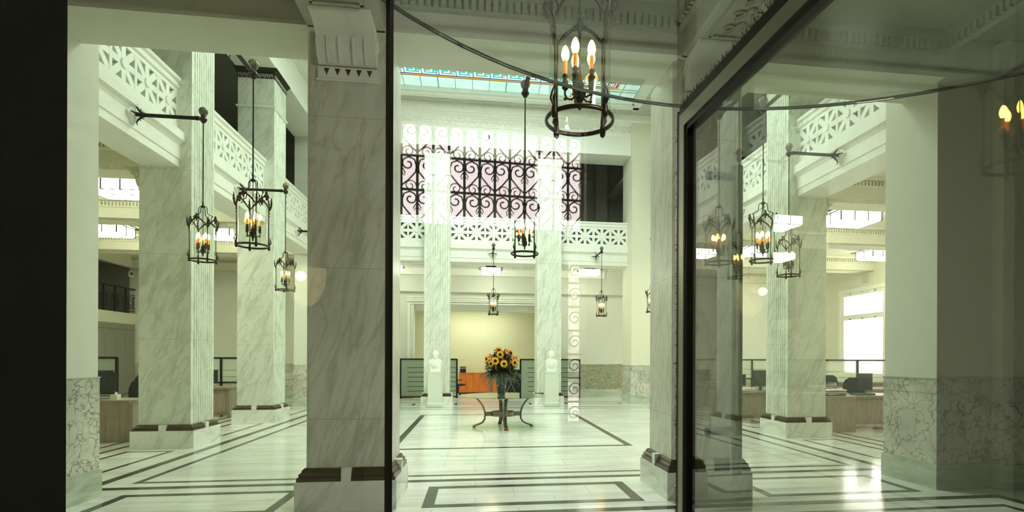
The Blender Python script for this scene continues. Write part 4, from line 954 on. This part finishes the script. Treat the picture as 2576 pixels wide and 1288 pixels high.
for (x, lab) in ((-.92, 'left'), (2.75, 'right')):
    r = empty('wall_sconce', (x, Y0, 2.15)); tag(r, 'glowing bowl shaped wall sconce reflected in the door glass at the '+lab, 'wall lamp', 'reflected wall sconces')
    b = MB(); n = 20; prof = [(.14, .13), (.138, .05), (.12, -.03), (.085, -.1), (.03, -.15)]
    vs = [(r_*cos(pi*i/n), .02+r_*sin(pi*i/n)*.9, z_) for r_, z_ in prof for i in range(n+1)]
    b.add(vs, [(j*(n+1)+i, j*(n+1)+i+1, (j+1)*(n+1)+i+1, (j+1)*(n+1)+i) for j in range(len(prof)-1) for i in range(n)], 0, True); b.build('bowl', M['bowl'], r)
    b = MB(); b.ball((0, .2, .05), .035, 12, 8); b.build('globe', M['sconceglass'], r)
    b = MB(); b.box(-.05, .05, 0, .02, -.1, .1); b.build('back_plate', M['steel'], r)

# ------------------------------------------------------------------ revolving door
door = empty('door_3', (CX, CY, 0)); tag(door, 'revolving door of glass leaves with dark brush edged frames around the viewer', kind='structure')
ZT = 2.40
b = MB(); b.tube([(0, 0, 0), (0, 0, ZT)], .03, 12); b.build('centre_pole', M['steel'], door)
b = MB(); b.lathe([(1.165, 2.405), (1.175, 2.407), (1.175, 2.415), (1.165, 2.417)], 96, sm=False); b.build('canopy_glass', M['glass'], door)
b = MB(); b.lathe([(1.1745, 2.406), (1.177, 2.406), (1.177, 2.416), (1.1745, 2.416), (1.1745, 2.406)], 96, cap=False); b.build('canopy_rim', M['edge'], door)
def leaf(ang, mat, seal=True):
    r = empty('door_leaf', (0, 0, 0), radians(ang)); r.parent = door
    z0, z1, x0, x1 = .05, 2.355, .05, 1.125
    b = MB(); b.box(x1-.032, x1, -.02, .02, z0, z1); b.box(x0, x0+.04, -.02, .02, z0, z1); b.box(x0+.04, x1-.032, -.02, .02, z1-.04, z1); b.box(x0+.04, x1-.032, -.02, .02, z0, z0+.1)
    f_ = b.build('leaf_frame', M['steel'], r)
    b = MB(); b.box(x1-.044, x1-.032, -.014, .014, z0+.1, z1-.04); b.box(x0+.04, x1-.044, -.014, .014, z1-.056, z1-.04); b.box(x1, x1+.012, -.019, .019, z0, z1+.012); b.box(x0, x1, -.019, .019, z1, z1+.028); b.build('gasket', M['frame'], r)
    b = MB(); b.box(x0+.03, x1-.03, -.004, .004, z0+.09, z1-.03); b.build('pane', M[mat], r)
    if seal:
        b = MB(); b.box(x1+.012, x1+.02, -.018, .018, z0, z1+.02)
        for i in range(2600):
            z = random.uniform(z0, z1); l = random.uniform(.004, .017); y_ = random.uniform(-.019, .019)
            b.add([(x1+.018, y_, z), (x1+.018+l, y_+random.uniform(-.01, .01), z+random.uniform(-.008, .008)), (x1+.018, y_, z+.003)], [(0, 1, 2), (2, 1, 0)])
        for i in range(2600):
            x = random.uniform(x0, x1); l = random.uniform(.008, .034); y_ = random.uniform(-.014, .014)
            b.add([(x, y_, z1+.026), (x+random.uniform(-.016, .016), y_+random.uniform(-.012, .012), z1+.024+l), (x+.003, y_, z1+.026)], [(0, 1, 2), (2, 1, 0)])
        b.build('brush_seal', M['hair'], r)['kind'] = 'stuff'
    return r
l1 = leaf(DA, 'sideglass'); l2 = leaf(DA+90, 'glass', False); l3 = leaf(DA+180, 'glass', False); l4 = leaf(DA+270, 'glass', False)
b = MB(); b.tube([(.98, -.09, 1.30), (.98, -.09, 2.16)], .016, 14)
for z in (1.42, 2.13): b.tube([(.98, 0, z), (.98, -.09, z)], .012, 10, 1)
b.build('pull_handle', [M['steel'], M['black']], l1)
def curved(a0, a1, name, mat):
    n = 40; vs = []
    for R_ in (1.163, 1.171):
        for z in (.03, 2.40):
            for i in range(n+1): a = radians(a0+(a1-a0)*i/n); vs.append((R_*cos(a), R_*sin(a), z))
    m = n+1; fs = [(i, i+1, m+i+1, m+i) for i in range(n)]+[(2*m+i+1, 2*m+i, 3*m+i, 3*m+i+1) for i in range(n)]
    b = MB(); b.add(vs, fs, 0, True); b.build(name, M[mat], door)
curved(138, 170, 'curved_glass', 'curved'); curved(176, 222, 'curved_glass', 'curved'); curved(-42, 42, 'curved_glass', 'curved')
def post(a, w_, d_=.03, mat='frame'):
    b = MB(); b.T = Matrix.Rotation(radians(a), 4, 'Z'); b.box(1.16-d_/2, 1.16+d_/2, -w_/2, w_/2, 0, 2.41); b.build('post', M[mat], door)
post(138.2, .011, .012); post(41.8, .011, .012); post(174.2, .17, .05, 'void'); post(222, .03); post(-42, .03)
b = MB(); b.torus((0, 0, .012), 1.167, .012, 72, 6); b.build('floor_ring', M['steel'], door)

# ------------------------------------------------------------------ camera, light, view
cam = bpy.data.cameras.new('camera'); co = bpy.data.objects.new('camera', cam); col.objects.link(co)
f_px, cx, cy, W, Hh = 1380., 1386., 902.3, 2576., 1288.
cam.sensor_fit = 'HORIZONTAL'; cam.sensor_width = 36; cam.lens = 36*f_px/W
cam.shift_x = -(cx-W/2)/W; cam.shift_y = (cy-Hh/2)/W
cam.clip_start = .02; cam.clip_end = 200
th = atan(.137); co.location = (0, 0, 1.62)
co.rotation_euler = (Matrix.Rotation(-th, 3, 'Z') @ Matrix.Rotation(pi/2, 3, 'X') @ Matrix.Rotation(0.0035, 3, 'Z')).to_euler()
sc = bpy.context.scene; sc.camera = co
wd = bpy.data.worlds.new('world'); sc.world = wd; wd.use_nodes = True; wd.node_tree.nodes['Background'].inputs[0].default_value = (.8, .9, 1, 1); wd.node_tree.nodes['Background'].inputs[1].default_value = .02
sc.view_settings.view_transform = 'Standard'; sc.view_settings.look = 'None'; sc.view_settings.gamma = 1; sc.view_settings.use_curve_mapping = False
sc.view_settings.exposure = 0.25
cy_ = sc.cycles; cy_.max_bounces = 10; cy_.diffuse_bounces = 6; cy_.glossy_bounces = 5; cy_.transparent_max_bounces = 40; cy_.transmission_bounces = 6
cy_.use_denoising = True; cy_.sample_clamp_indirect = 6; cy_.caustics_reflective = False; cy_.caustics_refractive = False
